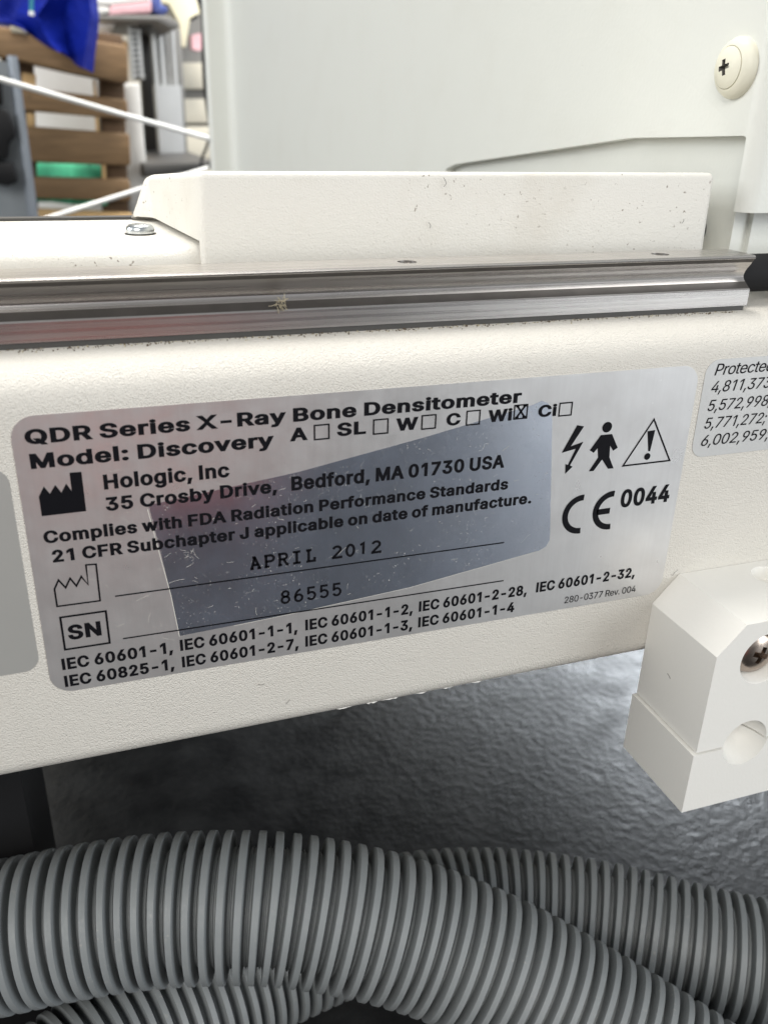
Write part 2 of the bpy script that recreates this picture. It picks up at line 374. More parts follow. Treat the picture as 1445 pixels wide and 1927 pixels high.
# ------------------------------------------------------------------ letter outlines (units of 1/1000 em)
GLYPHS = {}
for _l in '''\
, 188 38 -119 68 71 137 71 84 -119
- 453 337 244 337 188 114 188 114 244
. 188 95 -4 83 -3 73 1 63 9 55 18 51 29 50 41 51 53 55 64 63 73 73 81 83 85 95 87 107 85 118 81 128 73 135 64 140 53 141 41 140 29 135 18 128 9 118 1 107 -3
0 453 227 -7 191 -3 158 7 130 24 105 48 85 77 69 113 57 155 50 202 48 254 50 306 57 353 69 395 85 431 106 461 130 484 159 502 191 512 227 516 262 512 295 502 323 484 348 461 368 431 384 395 396 353 403 306 405 254 403 202 396 155 384 113 368 77 348 48 323 24 295 7 263 -3|227 50 250 52 271 60 290 74 306 92 320 116 330 144 338 176 342 213 344 254 342 295 338 332 330 365 320 393 306 416 290 435 271 449 250 457 227 460 203 457 182 449 163 435 147 416 134 393 123 365 115 332 111 295 109 254 111 213 115 176 123 144 134 116 147 92 163 74 182 60 203 52
1 453 76 0 76 55 391 55 391 0|276 509 276 0 212 0 212 448 209 448 86 358 86 427 198 509
2 453 64 0 64 47 234 229 282 282 311 327 316 341 319 356 320 371 319 389 315 405 308 419 298 431 287 441 273 449 258 455 241 458 224 460 205 458 188 454 172 447 159 438 148 427 139 413 132 398 128 381 127 362 66 362 68 391 75 418 86 442 102 464 121 482 143 496 168 507 196 513 225 516 254 513 281 507 306 497 328 482 346 465 361 445 372 423 379 398 381 372 380 354 377 336 371 318 363 299 351 280 336 259 267 180 153 60 153 57 389 57 389 0
3 453 218 -7 188 -5 159 1 133 10 108 22 88 38 70 57 57 79 48 104 44 132 109 132 112 115 118 100 126 87 137 76 150 66 165 59 182 54 200 51 219 50 239 51 258 55 275 61 291 69 304 80 315 93 323 108 328 125 329 145 328 163 323 180 316 196 306 211 292 223 275 234 254 241 229 246 201 248 157 248 157 299 288 448 288 452 70 452 70 509 372 509 372 461 211 278 211 289 247 290 279 286 308 276 333 262 354 244 371 222 383 198 391 173 393 145 390 116 383 90 370 66 354 45 333 27 309 12 281 2 251 -5
4 453 40 105 40 158 247 509 311 509 109 166 109 163 413 163 413 105|282 0 282 121 282 146 282 318 343 318 343 0
5 453 221 -7 192 -5 165 1 140 11 118 25 99 41 83 60 71 82 63 105 60 130 122 130 125 115 130 102 138 89 148 78 160 68 173 60 188 54 204 51 221 50 241 51 259 56 276 64 291 75 304 89 314 104 322 122 326 141 328 162 326 183 321 203 314 221 303 237 290 251 275 262 257 270 238 275 218 277 167 268 152 262 139 255 128 246 67 253 96 509 366 509 366 452 151 452 134 301 136 301 148 311 162 318 178 325 194 330 212 333 229 334 252 332 274 328 294 321 313 311 330 299 345 285 358 269 370 251 379 231 386 210 390 187 391 163 388 132 381 102 369 76 352 52 332 32 309 15 282 3 253 -4
6 453 226 -7 196 -4 168 3 142 15 119 31 100 51 84 74 73 101 66 130 64 162 65 187 71 212 80 239 93 268 112 302 137 340 252 509 322 509 151 261 145 261 165 288 196 307 235 314 265 312 291 305 316 295 337 280 355 262 370 240 380 215 387 187 389 157 387 127 379 98 368 73 352 50 333 30 310 14 284 3 257 -4|226 48 245 50 263 55 279 63 293 73 304 86 314 101 322 119 326 137 327 157 326 178 322 196 314 213 304 228 293 241 279 251 263 259 245 264 226 265 207 264 190 259 174 252 160 241 148 229 138 214 131 197 126 179 125 158 126 138 131 119 138 102 148 86 160 73 174 63 190 55 207 50
7 453 97 0 323 448 323 452 62 452 62 509 391 509 391 449 165 0
8 453 226 -7 193 -5 163 1 136 11 111 25 91 42 74 62 62 84 54 109 52 135 53 156 58 176 65 195 75 212 87 228 101 241 117 252 134 260 153 265 153 267 129 276 109 289 93 308 80 330 73 354 70 380 73 405 79 429 90 450 106 469 124 485 146 498 170 508 197 514 226 516 255 514 282 508 306 498 328 485 346 469 361 450 373 429 379 405 382 380 379 354 372 330 359 308 343 289 323 276 300 267 300 265 319 260 335 252 351 241 365 228 377 212 387 195 395 176 399 156 401 135 398 109 391 84 378 62 362 42 341 25 317 11 289 1 259 -5|226 49 248 50 267 54 285 60 300 69 313 79 323 91 331 106 335 121 337 139 335 157 330 173 322 189 312 202 298 213 283 223 265 230 247 234 226 235 206 234 187 230 169 223 154 213 140 202 130 189 122 173 117 157 115 139 117 121 121 106 129 91 139 79 152 69 167 60 185 54 205 50|226 290 244 291 260 294 274 300 287 308 298 318 307 330 314 344 318 359 319 376 318 392 314 407 308 420 299 432 288 442 275 449 260 455 244 459 226 460 208 459 192 455 177 449 164 442 153 432 145 420 138 407 134 392 133 376 134 359 138 344 145 330 154 318 165 308 178 300 193 294 209 291
9 453 226 516 256 513 285 506 310 494 333 478 352 458 368 434 380 408 387 378 389 347 387 322 382 296 373 270 359 240 340 207 315 168 200 0 130 0 301 248 307 248 287 221 257 202 218 195 188 197 161 203 137 214 116 229 98 247 83 269 72 294 66 321 64 352 66 382 73 411 85 436 101 459 120 479 143 494 168 506 196 513|226 460 207 459 190 454 174 446 160 435 148 423 138 407 131 390 127 372 125 352 127 331 131 313 138 295 148 280 160 268 174 257 190 250 207 245 226 243 245 245 263 249 279 257 293 267 305 280 314 295 322 312 326 330 327 350 326 371 322 390 314 407 305 422 293 435 279 446 263 454 245 459
: 188 95 -4 83 -3 73 1 63 9 55 18 51 29 50 41 51 53 55 64 63 73 73 81 83 85 95 87 107 85 118 81 128 73 135 64 140 53 141 41 140 29 135 18 128 9 118 1 107 -3|95 271 83 272 73 277 63 284 55 294 51 304 50 316 51 328 55 339 63 349 73 356 83 360 95 362 107 360 118 356 128 349 135 339 140 328 141 316 140 304 135 294 128 284 118 277 107 272
; 188 38 -119 68 71 137 71 84 -119|103 271 92 272 81 277 71 284 64 294 59 304 58 316 59 328 64 339 71 349 81 356 92 360 103 362 116 360 126 356 136 349 143 339 148 328 149 316 148 304 143 294 136 284 126 277 116 272
A 479 16 0 201 509 276 509 463 0 395 0 287 302 264 372 232 478 245 478 213 371 191 302 85 0|110 142 110 199 370 199 370 142
B 456 60 0 60 509 241 509 274 507 304 501 329 491 350 477 367 461 381 442 390 421 396 398 398 374 397 353 393 336 387 320 378 307 368 295 356 286 315 267 315 262 331 260 347 254 363 245 378 234 391 220 402 203 411 184 416 161 418 136 416 111 410 88 400 67 386 48 368 31 344 18 317 8 284 2 247 0|125 57 245 57 281 60 309 67 330 80 344 96 353 115 355 137 354 153 350 169 342 184 333 197 320 209 306 218 289 225 269 229 248 231 125 231|125 285 238 285 256 287 273 290 288 296 302 304 314 314 323 326 330 340 335 355 336 372 333 393 326 412 313 429 294 442 270 449 240 452 125 452
C 510 267 -7 225 -3 186 7 150 25 119 49 92 79 70 115 53 157 44 203 40 254 44 305 53 352 70 393 92 429 119 459 150 484 186 501 225 512 267 516 293 514 317 511 340 504 362 496 383 485 402 471 419 456 435 438 448 418 459 397 467 373 473 348 408 348 404 365 397 380 389 395 357 428 315 449 267 456 237 453 209 445 184 432 161 414 141 391 125 364 113 332 106 295 103 254 106 213 113 177 125 145 141 117 161 94 184 76 210 63 237 56 267 53 315 60 357 81 389 114 408 160 473 160 467 135 459 112 448 91 435 71 420 53 402 38 383 24 363 13 341 5 317 -2 293 -6
D 502 219 0 96 0 96 57 215 57 254 60 288 68 318 81 343 99 363 122 379 149 390 181 397 216 399 255 397 294 390 329 379 361 364 388 344 410 320 428 291 441 258 449 221 452 93 452 93 509 225 509 273 505 315 495 353 478 385 455 412 426 433 391 449 351 458 306 462 255 458 205 449 159 433 119 411 83 384 54 351 31 312 14 268 3|125 509 125 0 60 0 60 509
E 418 60 0 60 509 372 509 372 452 125 452 125 286 355 286 355 229 125 229 125 57 375 57 375 0
F 410 60 0 60 509 369 509 369 452 125 452 125 278 346 278 346 221 125 221 125 0
H 517 60 0 60 509 125 509 125 289 392 289 392 509 457 509 457 0 392 0 392 232 125 232 125 0
I 300 31 0 31 57 118 57 118 452 31 452 31 509 269 509 269 452 183 452 183 57 269 57 269 0
J 396 185 -7 143 -2 106 11 75 33 52 63 38 100 33 145 33 173 98 173 98 145 100 117 108 93 122 74 139 61 160 53 185 50 209 53 230 61 248 74 261 93 269 117 272 145 272 509 336 509 336 145 332 100 318 63 294 33 263 11 227 -2
L 393 60 0 60 509 125 509 125 57 361 57 361 0
M 628 60 0 60 509 152 509 277 187 287 159 299 123 311 84 322 49 307 49 318 83 330 121 342 158 352 187 476 509 568 509 568 0 504 0 504 291 504 327 505 369 506 413 507 457 513 457 498 409 482 363 467 322 456 291 342 0 286 0 170 291 159 321 145 361 129 408 112 457 119 457 120 416 121 372 122 328 122 291 122 0
N 523 60 0 60 509 136 509 343 183 363 151 388 107 414 55 405 54 401 108 399 157 399 195 399 509 463 509 463 0 387 0 202 290 177 331 148 381 108 452 119 454 122 384 124 328 125 291 125 0
P 444 60 0 60 509 235 509 272 506 305 499 332 487 356 471 375 452 390 430 400 404 407 377 409 348 407 318 400 291 390 265 375 243 356 223 332 207 305 195 272 188 235 186 109 186 109 242 233 242 257 244 279 248 297 256 312 266 324 279 333 294 339 310 343 328 344 348 343 367 339 385 333 402 324 416 312 428 297 439 279 446 257 451 232 452 125 452 125 0
Q 533 245 159 313 159 369 85 384 65 468 -48 401 -48 346 27 331 46|267 -7 225 -3 186 7 150 25 119 49 92 79 70 115 53 157 44 203 40 254 44 305 53 352 70 393 92 429 119 459 150 484 186 501 225 512 267 516 309 512 348 501 384 484 415 459 442 429 464 393 480 352 490 305 493 254 490 203 480 157 464 115 442 79 415 49 384 25 348 7 309 -3|267 53 296 55 324 63 349 76 372 94 392 116 408 144 420 176 428 213 430 254 428 295 420 332 408 365 392 392 372 415 349 433 324 446 296 453 267 456 237 453 210 445 184 433 161 415 142 392 125 364 113 332 106 295 103 254 106 213 113 176 125 144 142 117 161 94 184 76 210 63 237 55
R 449 60 0 60 509 236 509 273 506 305 500 333 489 356 473 376 455 390 433 401 408 407 381 409 352 407 323 401 296 390 271 376 250 356 232 333 217 305 206 273 200 236 198 96 198 96 255 234 255 258 256 280 260 298 267 313 276 325 287 334 300 340 316 344 333 345 352 344 371 340 389 334 405 325 419 313 430 298 440 279 446 258 451 233 452 125 452 125 0|353 0 230 229 303 229 428 0
S 446 224 -9 188 -7 156 -1 128 9 102 23 81 40 64 60 51 83 42 109 38 137 104 137 108 118 114 102 123 88 136 76 150 66 166 59 185 53 204 50 224 49 246 50 267 54 286 60 303 69 317 79 329 92 338 106 344 122 346 139 344 154 340 168 332 179 322 189 310 197 296 205 245 222 184 239 145 253 112 269 86 289 67 313 56 341 52 372 54 400 62 425 75 448 92 468 113 484 138 498 165 508 195 514 227 516 259 514 289 508 316 498 340 484 360 468 377 449 390 427 398 403 401 378 337 378 332 402 320 421 302 437 280 449 254 456 225 459 204 457 185 454 167 448 152 440 139 430 129 418 121 405 117 391 115 376 117 359 122 345 131 334 142 324 155 315 169 308 212 293 264 279 312 264 359 238 372 226 384 213 395 198 402 180 407 161 408 139 406 112 399 87 386 64 370 43 349 25 323 11 294 0 261 -7
U 517 259 -8 220 -6 186 2 154 15 126 33 103 55 85 80 71 108 63 140 60 173 60 509 124 509 124 178 126 155 132 133 141 113 153 95 169 80 187 68 208 59 232 53 259 52 285 53 309 59 331 68 349 80 364 95 377 113 385 133 391 155 393 178 393 509 457 509 457 173 454 140 446 108 433 80 414 55 391 33 363 15 332 2 297 -6
W 686 155 0 16 509 82 509 163 196 175 145 187 94 197 40 189 40 200 94 211 145 224 196 306 509 380 509 462 196 474 145 486 94 497 40 488 40 499 94 510 145 523 196 603 509 670 509 530 0 455 0 368 323 351 391 336 475 350 475 335 395 318 323 230 0
X 474 18 0 217 284 217 236 29 509 104 509 178 400 204 361 223 329 243 292 232 292 252 329 272 361 298 400 374 509 446 509 259 239 259 287 456 0 382 0 292 129 268 165 250 195 230 231 244 231 225 196 206 166 182 129 91 0
a 389 160 -9 137 -7 115 -3 94 5 76 15 60 29 48 45 38 63 32 84 30 108 32 128 36 146 43 161 53 174 64 184 78 193 125 211 178 220 234 227 265 235 271 240 274 246 276 255 276 257 275 272 272 285 267 297 260 307 251 315 240 322 227 327 212 330 196 331 178 330 163 327 149 322 118 301 100 274 41 291 51 313 64 331 79 346 95 358 114 368 133 375 153 380 173 383 194 384 239 379 286 360 300 350 312 336 322 320 330 301 335 278 337 251 337 0 277 0 277 52 272 52 252 25 215 1 199 -4 181 -7|170 45 192 47 211 51 228 59 242 68 254 80 263 93 270 108 274 122 276 138 276 190 259 182 231 176 200 171 175 168 134 159 122 153 112 147 103 139 97 130 93 118 92 105 93 93 96 82 102 72 109 64 119 57 130 52
b 424 229 -8 208 -7 189 -3 172 4 138 31 118 59 112 59 112 0 53 0 53 509 114 509 114 319 118 319 137 346 171 373 188 379 207 383 229 384 259 382 287 374 313 361 335 342 354 320 370 293 381 261 388 227 390 189 388 151 381 116 370 84 355 57 336 34 313 16 288 3 260 -6|220 47 242 49 262 55 279 66 294 80 306 97 316 117 323 139 327 163 328 189 327 215 323 239 316 261 307 281 295 298 280 311 262 322 243 328 220 330 198 328 178 322 161 312 147 299 134 282 125 263 118 241 114 216 113 189 114 162 118 138 125 115 135 95 147 78 162 65 179 55 198 49
c 395 207 -8 174 -5 144 3 117 16 93 35 72 58 56 85 44 116 37 150 34 187 37 225 44 260 56 291 72 318 93 341 117 360 144 374 174 382 207 384 260 377 305 356 340 322 362 277 303 262 290 289 270 311 242 325 207 330 184 328 163 321 145 310 130 296 118 278 108 258 102 236 98 212 96 187 98 163 102 139 108 117 118 97 130 80 145 66 163 55 184 49 207 46 243 52 271 66 292 89 304 117 363 102 357 86 350 70 341 56 306 21 261 -1
d 424 195 -8 165 -6 137 3 111 16 89 34 70 57 55 84 43 116 36 151 34 189 36 227 43 261 55 293 70 320 89 342 112 361 137 374 165 382 196 384 218 383 237 379 253 373 287 346 306 319 311 319 311 509 372 509 372 0 313 0 313 59 307 59 287 31 252 4 236 -3 217 -7|205 47 226 49 246 55 263 65 278 78 290 95 299 115 306 138 310 162 312 189 310 216 306 241 300 263 290 282 278 299 263 312 246 322 227 328 205 330 182 328 162 322 145 311 130 298 118 281 108 261 102 239 98 215 96 189 98 163 102 139 109 117 118 97 130 80 145 66 162 55 182 49
e 404 212 -8 177 -5 145 3 117 16 92 35 72 58 56 85 44 116 37 150 34 187 36 224 44 258 55 290 71 317 91 340 115 359 142 373 172 382 205 384 226 383 246 380 266 374 285 366 303 355 319 341 334 324 347 305 357 282 365 256 370 227 371 194 371 169 75 169 75 221 338 221 310 202 308 226 304 248 298 269 288 286 277 301 263 314 246 323 227 328 205 330 183 328 164 323 146 313 131 301 119 286 109 270 102 251 97 231 96 211 96 178 98 151 102 127 110 106 121 88 135 73 151 61 169 53 190 48 212 46 254 53 285 73 306 105 365 91 358 72 348 55 335 39 320 26 302 14 283 4 261 -3 237 -7
f 253 228 379 228 327 6 327 6 379|81 0 81 432 82 452 87 470 96 486 107 499 120 510 135 519 152 525 169 529 187 530 222 527 243 521 227 468 215 472 195 474 178 472 164 468 154 460 147 449 143 435 142 419 142 0
g 425 207 -151 180 -149 156 -146 134 -140 114 -132 97 -122 82 -110 70 -97 59 -84 51 -69 101 -41 122 -66 154 -88 169 -93 187 -96 207 -97 236 -95 261 -87 282 -75 298 -58 308 -34 311 -6 311 68 306 68 287 41 252 16 236 10 217 6 195 5 165 7 138 14 113 27 90 43 71 65 55 90 43 120 36 154 34 191 36 229 43 263 55 293 71 320 90 342 112 361 138 374 166 382 196 384 218 383 237 379 253 373 288 346 308 319 313 319 313 379 372 379 372 -9 370 -40 363 -67 350 -90 334 -109 314 -124 291 -136 265 -144 237 -149|205 59 227 61 246 66 264 75 278 87 290 103 300 121 307 142 311 166 312 193 311 219 307 242 300 264 291 283 279 299 264 312 247 322 227 328 205 330 182 328 163 322 145 312 130 298 118 282 109 262 102 241 98 218 96 193 98 167 102 144 109 123 118 104 131 88 145 76 163 66 183 61
h 410 114 227 114 0 53 0 53 509 114 509 114 287 102 287 116 319 132 344 152 362 175 374 200 382 227 384 252 383 275 377 295 369 313 356 328 340 341 321 350 298 355 271 357 240 357 0 296 0 296 235 293 263 286 286 273 304 256 318 235 326 210 329 192 328 176 324 161 317 147 308 136 297 126 283 119 266 115 248
i 166 53 0 53 379 114 379 114 0|84 443 73 444 63 448 54 455 47 463 43 472 41 483 43 494 47 504 54 512 63 518 73 522 84 524 95 522 105 518 114 512 121 504 125 494 126 483 125 472 121 463 114 455 105 448 95 444
l 189 139 -2 112 0 91 8 74 20 62 37 55 59 53 84 53 509 114 509 114 99 114 83 117 71 120 62 126 57 135 53 146 52 160 53 170 54 181 3 162 -1
m 610 53 0 53 379 112 379 112 295 108 295 114 314 122 331 132 346 144 358 158 368 172 376 187 382 203 385 219 386 245 383 268 375 287 361 303 342 314 320 321 295 312 295 318 312 326 329 337 343 350 356 364 366 381 375 398 381 417 385 437 386 458 385 478 380 497 372 514 361 529 346 541 328 550 307 555 283 557 255 557 0 496 0 496 254 493 279 485 298 473 313 456 323 438 329 419 330 402 329 387 326 374 320 363 312 353 302 345 290 340 277 336 263 335 247 335 0 274 0 274 260 272 280 265 297 253 311 238 322 220 328 199 330 185 329 171 326 158 320 145 312 135 302 126 289 119 274 115 257 114 238 114 0
n 409 114 227 114 0 53 0 53 379 112 379 112 287 102 287 116 319 132 344 152 362 175 374 200 382 227 384 252 383 275 377 295 369 313 356 328 340 341 321 350 298 355 271 357 240 357 0 296 0 296 235 293 263 286 286 273 304 256 318 235 326 210 329 192 328 176 324 161 317 147 308 136 297 126 283 119 266 115 248
o 415 207 -8 174 -5 144 3 117 16 93 35 72 58 56 85 44 116 37 150 34 187 37 225 44 260 56 291 72 318 93 341 117 360 144 374 174 382 207 384 241 382 271 374 299 360 323 341 343 318 359 291 371 260 379 225 381 187 379 150 371 116 359 85 343 58 323 35 299 16 271 3 241 -5|207 46 231 49 252 55 270 66 285 80 298 97 307 117 314 139 318 163 319 187 318 212 314 236 307 258 298 278 285 296 270 310 252 321 231 328 207 330 184 328 163 321 145 310 130 296 118 278 108 258 102 236 98 212 96 187 98 163 102 139 108 117 118 97 130 80 145 66 163 55 184 49
p 424 53 -143 53 379 112 379 112 319 118 319 137 346 171 373 188 379 207 383 229 384 259 382 287 374 313 361 335 342 354 320 370 293 381 261 388 227 390 189 388 151 381 116 370 84 355 57 336 34 313 16 288 3 260 -6 229 -8 208 -7 189 -3 173 4 138 31 118 59 114 59 114 -143|220 47 242 49 262 55 279 66 294 80 306 97 316 117 323 139 327 163 328 189 327 215 323 239 316 261 307 281 295 298 280 311 262 322 243 328 220 330 198 328 178 322 161 312 147 299 134 282 125 263 118 241 114 216 113 189 114 162 118 138 125 115 135 95 147 78 162 65 179 55 198 49
r 259 53 0 53 379 112 379 112 321 115 321 124 339 137 354 152 367 171 377 191 383 213 385 229 384 243 384 243 322 230 324 207 326 190 324 174 321 159 315 146 306 135 296 126 284 119 269 115 254 114 237 114 0
s 365 182 -8 157 -7 133 -3 112 3 93 12 76 24 62 38 50 54 41 73 36 94 94 107 101 87 111 72 124 60 141 52 160 47 181 45 206 47 227 53 244 62 258 74 265 88 268 103 266 115 262 126 254 136 243 144 229 150 212 155 149 170 118 180 92 192 72 208 58 227 50 249 47 274 49 295 55 314 65 332 79 347 95 360 115 370 137 378 161 383 187 384 212 383 234 379 254 372 271 363 286 352 299 339 309 324 318 308 324 290 268 277 262 291 254 304 243 316 228 325 210 331 187 333 166 331 147 326 131 317 119 305 111 292 109 277 110 264 115 253 124 243 136 235 152 229 172 223 229 209 261 200 287 187 306 171 320 153 328 131 331 107 329 85 323 65 312 47 298 31 281 18 260 6 236 -2 210 -7
t 227 204 379 204 327 6 327 6 379|65 471 126 471 126 98 127 83 130 70 136 61 144 55 156 51 170 50 185 51 202 54 213 2 192 -3 168 -4 138 -1 113 7 92 21 77 41 68 64 65 93
u 410 182 -5 158 -3 135 2 115 11 97 23 82 39 69 59 60 82 54 109 53 139 53 379 114 379 114 144 116 117 124 94 137 75 154 61 175 53 200 50 218 51 234 55 249 62 263 71 274 83 283 97 290 113 295 132 296 153 296 379 357 379 357 0 298 0 298 92 307 92 294 60 277 35 257 17 234 5 209 -3
v 389 163 0 17 379 84 379 165 155 187 87 206 21 184 21 203 87 224 155 305 379 371 379 226 0
w 567 138 0 23 379 87 379 133 214 154 137 175 41 165 41 186 135 206 214 252 379 316 379 362 214 382 136 402 41 391 41 413 135 434 214 480 379 545 379 429 0 368 0 319 172 305 225 291 280 277 338 291 338 277 280 263 225 248 172 199 0
y 389 47 -139 61 -86 71 -87 104 -89 113 -86 122 -81 130 -74 138 -64 145 -51 151 -36 163 -1 17 379 84 379 165 155 187 87 206 21 184 21 202 87 224 155 305 379 371 379 204 -58 177 -107 165 -119 153 -128 139 -136 125 -141 109 -144 91 -145 65 -143'''.split('\n'):
    _c, _a, _p = _l.split(' ', 2)
    GLYPHS[_c] = (int(_a), [[(int(v[i]), int(v[i + 1])) for i in range(0, len(v), 2)] for v in (q.split() for q in _p.split('|')) if len(v) > 5])
GLYPHS['I'] = (185, [[(60, 0), (60, 509), (125, 509), (125, 0)]])
GLYPHS['l'] = (170, [[(52, 0), (52, 524), (117, 524), (117, 0)]])
GLYPHS['1'] = (400, [q for q in GLYPHS['1'][1] if max(y for x, y in q) > 200])

def fatten(pts, dx, dy):
    n = len(pts); out = []
    for i in range(n):
        p, c, q = pts[i - 1], pts[i], pts[(i + 1) % n]
        ax, ay = c[0] - p[0], c[1] - p[1]; bx, by = q[0] - c[0], q[1] - c[1]
        la, lb = math.hypot(ax, ay) or 1, math.hypot(bx, by) or 1
        n1, n2 = (-ay / la, ax / la), (-by / lb, bx / lb)
        k = 1 + n1[0] * n2[0] + n1[1] * n2[1]
        k = max(k, 0.45)
        out.append((c[0] + dx * (n1[0] + n2[0]) / k, c[1] + dy * (n1[1] + n2[1]) / k))
    return out
def fill(contours):
    """triangles of the non-zero winding area of some closed outlines"""
    V, Ed = [], []
    for c in contours:
        b = len(V); V += [Vector(p) for p in c]; Ed += [(b + i, b + (i + 1) % len(c)) for i in range(len(c))]
    vo, _, fo, *_ = delaunay_2d_cdt(V, Ed, [], 0, 1e-4)
    def wind(x, y):
        w = 0
        for c in contours:
            for i in range(len(c)):
                (x0, y0), (x1, y1) = c[i - 1], c[i]
                if (y0 <= y) != (y1 <= y):
                    cr = (x1 - x0) * (y - y0) - (y1 - y0) * (x - x0)
                    if y1 > y0 and cr > 0: w += 1
                    elif y1 <= y0 and cr < 0: w -= 1
        return w
    tri = []
    for f in fo:
        cx = sum(vo[i].x for i in f) / len(f); cy = sum(vo[i].y for i in f) / len(f)
        if wind(cx, cy) < 0: tri.append(f)
    return vo, tri
CACHE = {}
def glyph(ch, dx, dy):
    k = (ch, dx, dy)
    if k not in CACHE:
        adv, cs = GLYPHS[ch]
        cs = [fatten(c, dx, dy) if dx else c for c in cs]
        CACHE[k] = (adv + 2 * dx, fill([[(x + dx, y) for x, y in c] for c in cs]), min(x + dx for c in cs for x, y in c), max(x + dx for c in cs for x, y in c))
    return CACHE[k]

INK_Y = -0.00022
def text(bm, s, x0, x1, z, cap, bold=20, slant=0.0, mat=1, y=INK_Y, track=30):
    """one line of lettering on the front face: ink from x0 to x1, baseline z, capital height cap"""
    dy = bold * 0.75
    pen = 0; items = []; lo = None; hi = 0
    for ch in s:
        if ch == ' ': pen += 165; continue
        adv, (vo, tri), gx0, gx1 = glyph(ch, bold, dy)
        if lo is None: lo = pen + gx0
        items.append((pen, vo, tri)); hi = pen + gx1; pen += adv - track
    sx = (x1 - x0) / (hi - lo); sz = cap / (509 + dy * 2)
    for off, vo, tri in items:
        vs_ = [bm.verts.new((x0 + (off + p.x - lo) * sx + (p.y * sz) * slant, y, z + (p.y + dy) * sz)) for p in vo]
        for f in tri:
            q = bm.faces.new([vs_[i] for i in f]); q.material_index = mat
def flat(bm, pts, mat=1, y=INK_Y):
    """a filled outline (x, z) on the front face"""
    a = sum(pts[i - 1][0] * pts[i][1] - pts[i][0] * pts[i - 1][1] for i in range(len(pts)))
    if a > 0: pts = pts[::-1]
    vo, tri = fill([[(x * 1000, z * 1000) for x, z in pts]])
    vs_ = [bm.verts.new((p.x / 1000, y, p.y / 1000)) for p in vo]
    for f in tri: bm.faces.new([vs_[i] for i in f]).material_index = mat
def px(pts): return [(lambda p: (p.x, p.z))(onY(u, v)) for u, v in pts]
def stroke(bm, pts, w, closed=False, mat=1, y=INK_Y):
    """a mitred line of width w through (x, z) points"""
    n = len(pts); L = []; R_ = []
    for i in range(n):
        c = Vector(pts[i])
        p = Vector(pts[i - 1]) if (i or closed) else None
        q = Vector(pts[(i + 1) % n]) if (i < n - 1 or closed) else None
        d1 = (c - p).normalized() if p is not None else (q - c).normalized()
        d2 = (q - c).normalized() if q is not None else d1
        n1 = Vector((-d1.y, d1.x)); n2 = Vector((-d2.y, d2.x)); k = max(1 + n1.dot(n2), 0.35)
        o = (n1 + n2) / k * (w / 2)
        L.append(bm.verts.new((c.x + o.x, y, c.y + o.y))); R_.append(bm.verts.new((c.x - o.x, y, c.y - o.y)))
    for i in range(n if closed else n - 1):
        j = (i + 1) % n
        bm.faces.new((L[i], R_[i], R_[j], L[j])).material_index = mat
# a typewriter face with slabs, as pen strokes in a 6 x 10 cell
def ell(cx, cy, rx, ry, a0, a1, n=14): return [(cx + rx * math.cos(math.radians(a0 + (a1 - a0) * k / n)), cy + ry * math.sin(math.radians(a0 + (a1 - a0) * k / n))) for k in range(n + 1)]
TYPE = {
 'A': [[(1.1, 0.5), (2.8, 9.5)], [(2.8, 9.5), (5.2, 0.5)], [(1.6, 9.5), (3.3, 9.5)], [(1.8, 3.4), (4.4, 3.4)], [(0.3, 0.5), (2.1, 0.5)], [(4.0, 0.5), (6.0, 0.5)]],
 'P': [[(1.4, 0.5), (1.4, 9.5)], [(0.5, 9.5), (3.6, 9.5)] + ell(3.6, 7.15, 1.8, 2.35, 90, -90)[1:] + [(1.4, 4.8)], [(0.5, 0.5), (3.0, 0.5)]],
 'R': [[(1.3, 0.5), (1.3, 9.5)], [(0.4, 9.5), (3.4, 9.5)] + ell(3.4, 7.3, 1.6, 2.2, 90, -90)[1:] + [(1.3, 5.1)], [(3.2, 5.1), (5.0, 0.5), (5.9, 0.5)], [(0.4, 0.5), (2.4, 0.5)]],
 'I': [[(3.0, 0.5), (3.0, 9.5)], [(1.0, 9.5), (5.0, 9.5)], [(1.0, 0.5), (5.0, 0.5)]],
 'L': [[(2.1, 0.5), (2.1, 9.5)], [(0.8, 9.5), (3.6, 9.5)], [(0.8, 0.5), (5.3, 0.5), (5.3, 3.4)]],
 '2': [ell(2.9, 7.1, 2.0, 2.4, 165, -35) + [(0.9, 0.9), (0.9, 0.5), (5.2, 0.5), (5.2, 1.6)]],
 '0': [ell(3.0, 5.0, 2.0, 4.5, 0, 360, 28)],
 '1': [[(1.2, 8.2), (3.0, 9.4), (3.0, 0.5)]],
 '8': [ell(3.0, 7.4, 1.75, 2.1, 0, 360, 24), ell(3.0, 2.9, 2.05, 2.4, 0, 360, 24)],
 '6': [ell(3.1, 3.0, 1.95, 2.5, 0, 360, 24), ell(4.9, 3.6, 3.75, 5.8, 100, 182, 12)],
 '5': [[(4.9, 9.5), (1.4, 9.5), (1.25, 5.3)] + ell(2.9, 3.3, 2.05, 2.8, 135, -155, 16)],
 'X': [[(1.0, 0.5), (5.0, 9.5)], [(5.0, 0.5), (1.0, 9.5)], [(0.2, 9.5), (2.0, 9.5)], [(4.0, 9.5), (5.8, 9.5)], [(0.2, 0.5), (2.0, 0.5)], [(4.0, 0.5), (5.8, 0.5)]],
}
def typed(bm, s, x0, x1, z, h, w=1.15):
    cell = (x1 - x0) / (len(s) * 7.2 - 1.4); ks = h / 10
    for i, ch in enumerate(s):
        if ch == ' ': continue
        for pl in TYPE[ch]:
            pts = [(x0 + (i * 7.2 + x) * cell, z + y_ * ks) for x, y_ in pl]
            stroke(bm, pts, w * ks, y=INK_Y - 0.000004 * (i % 3))
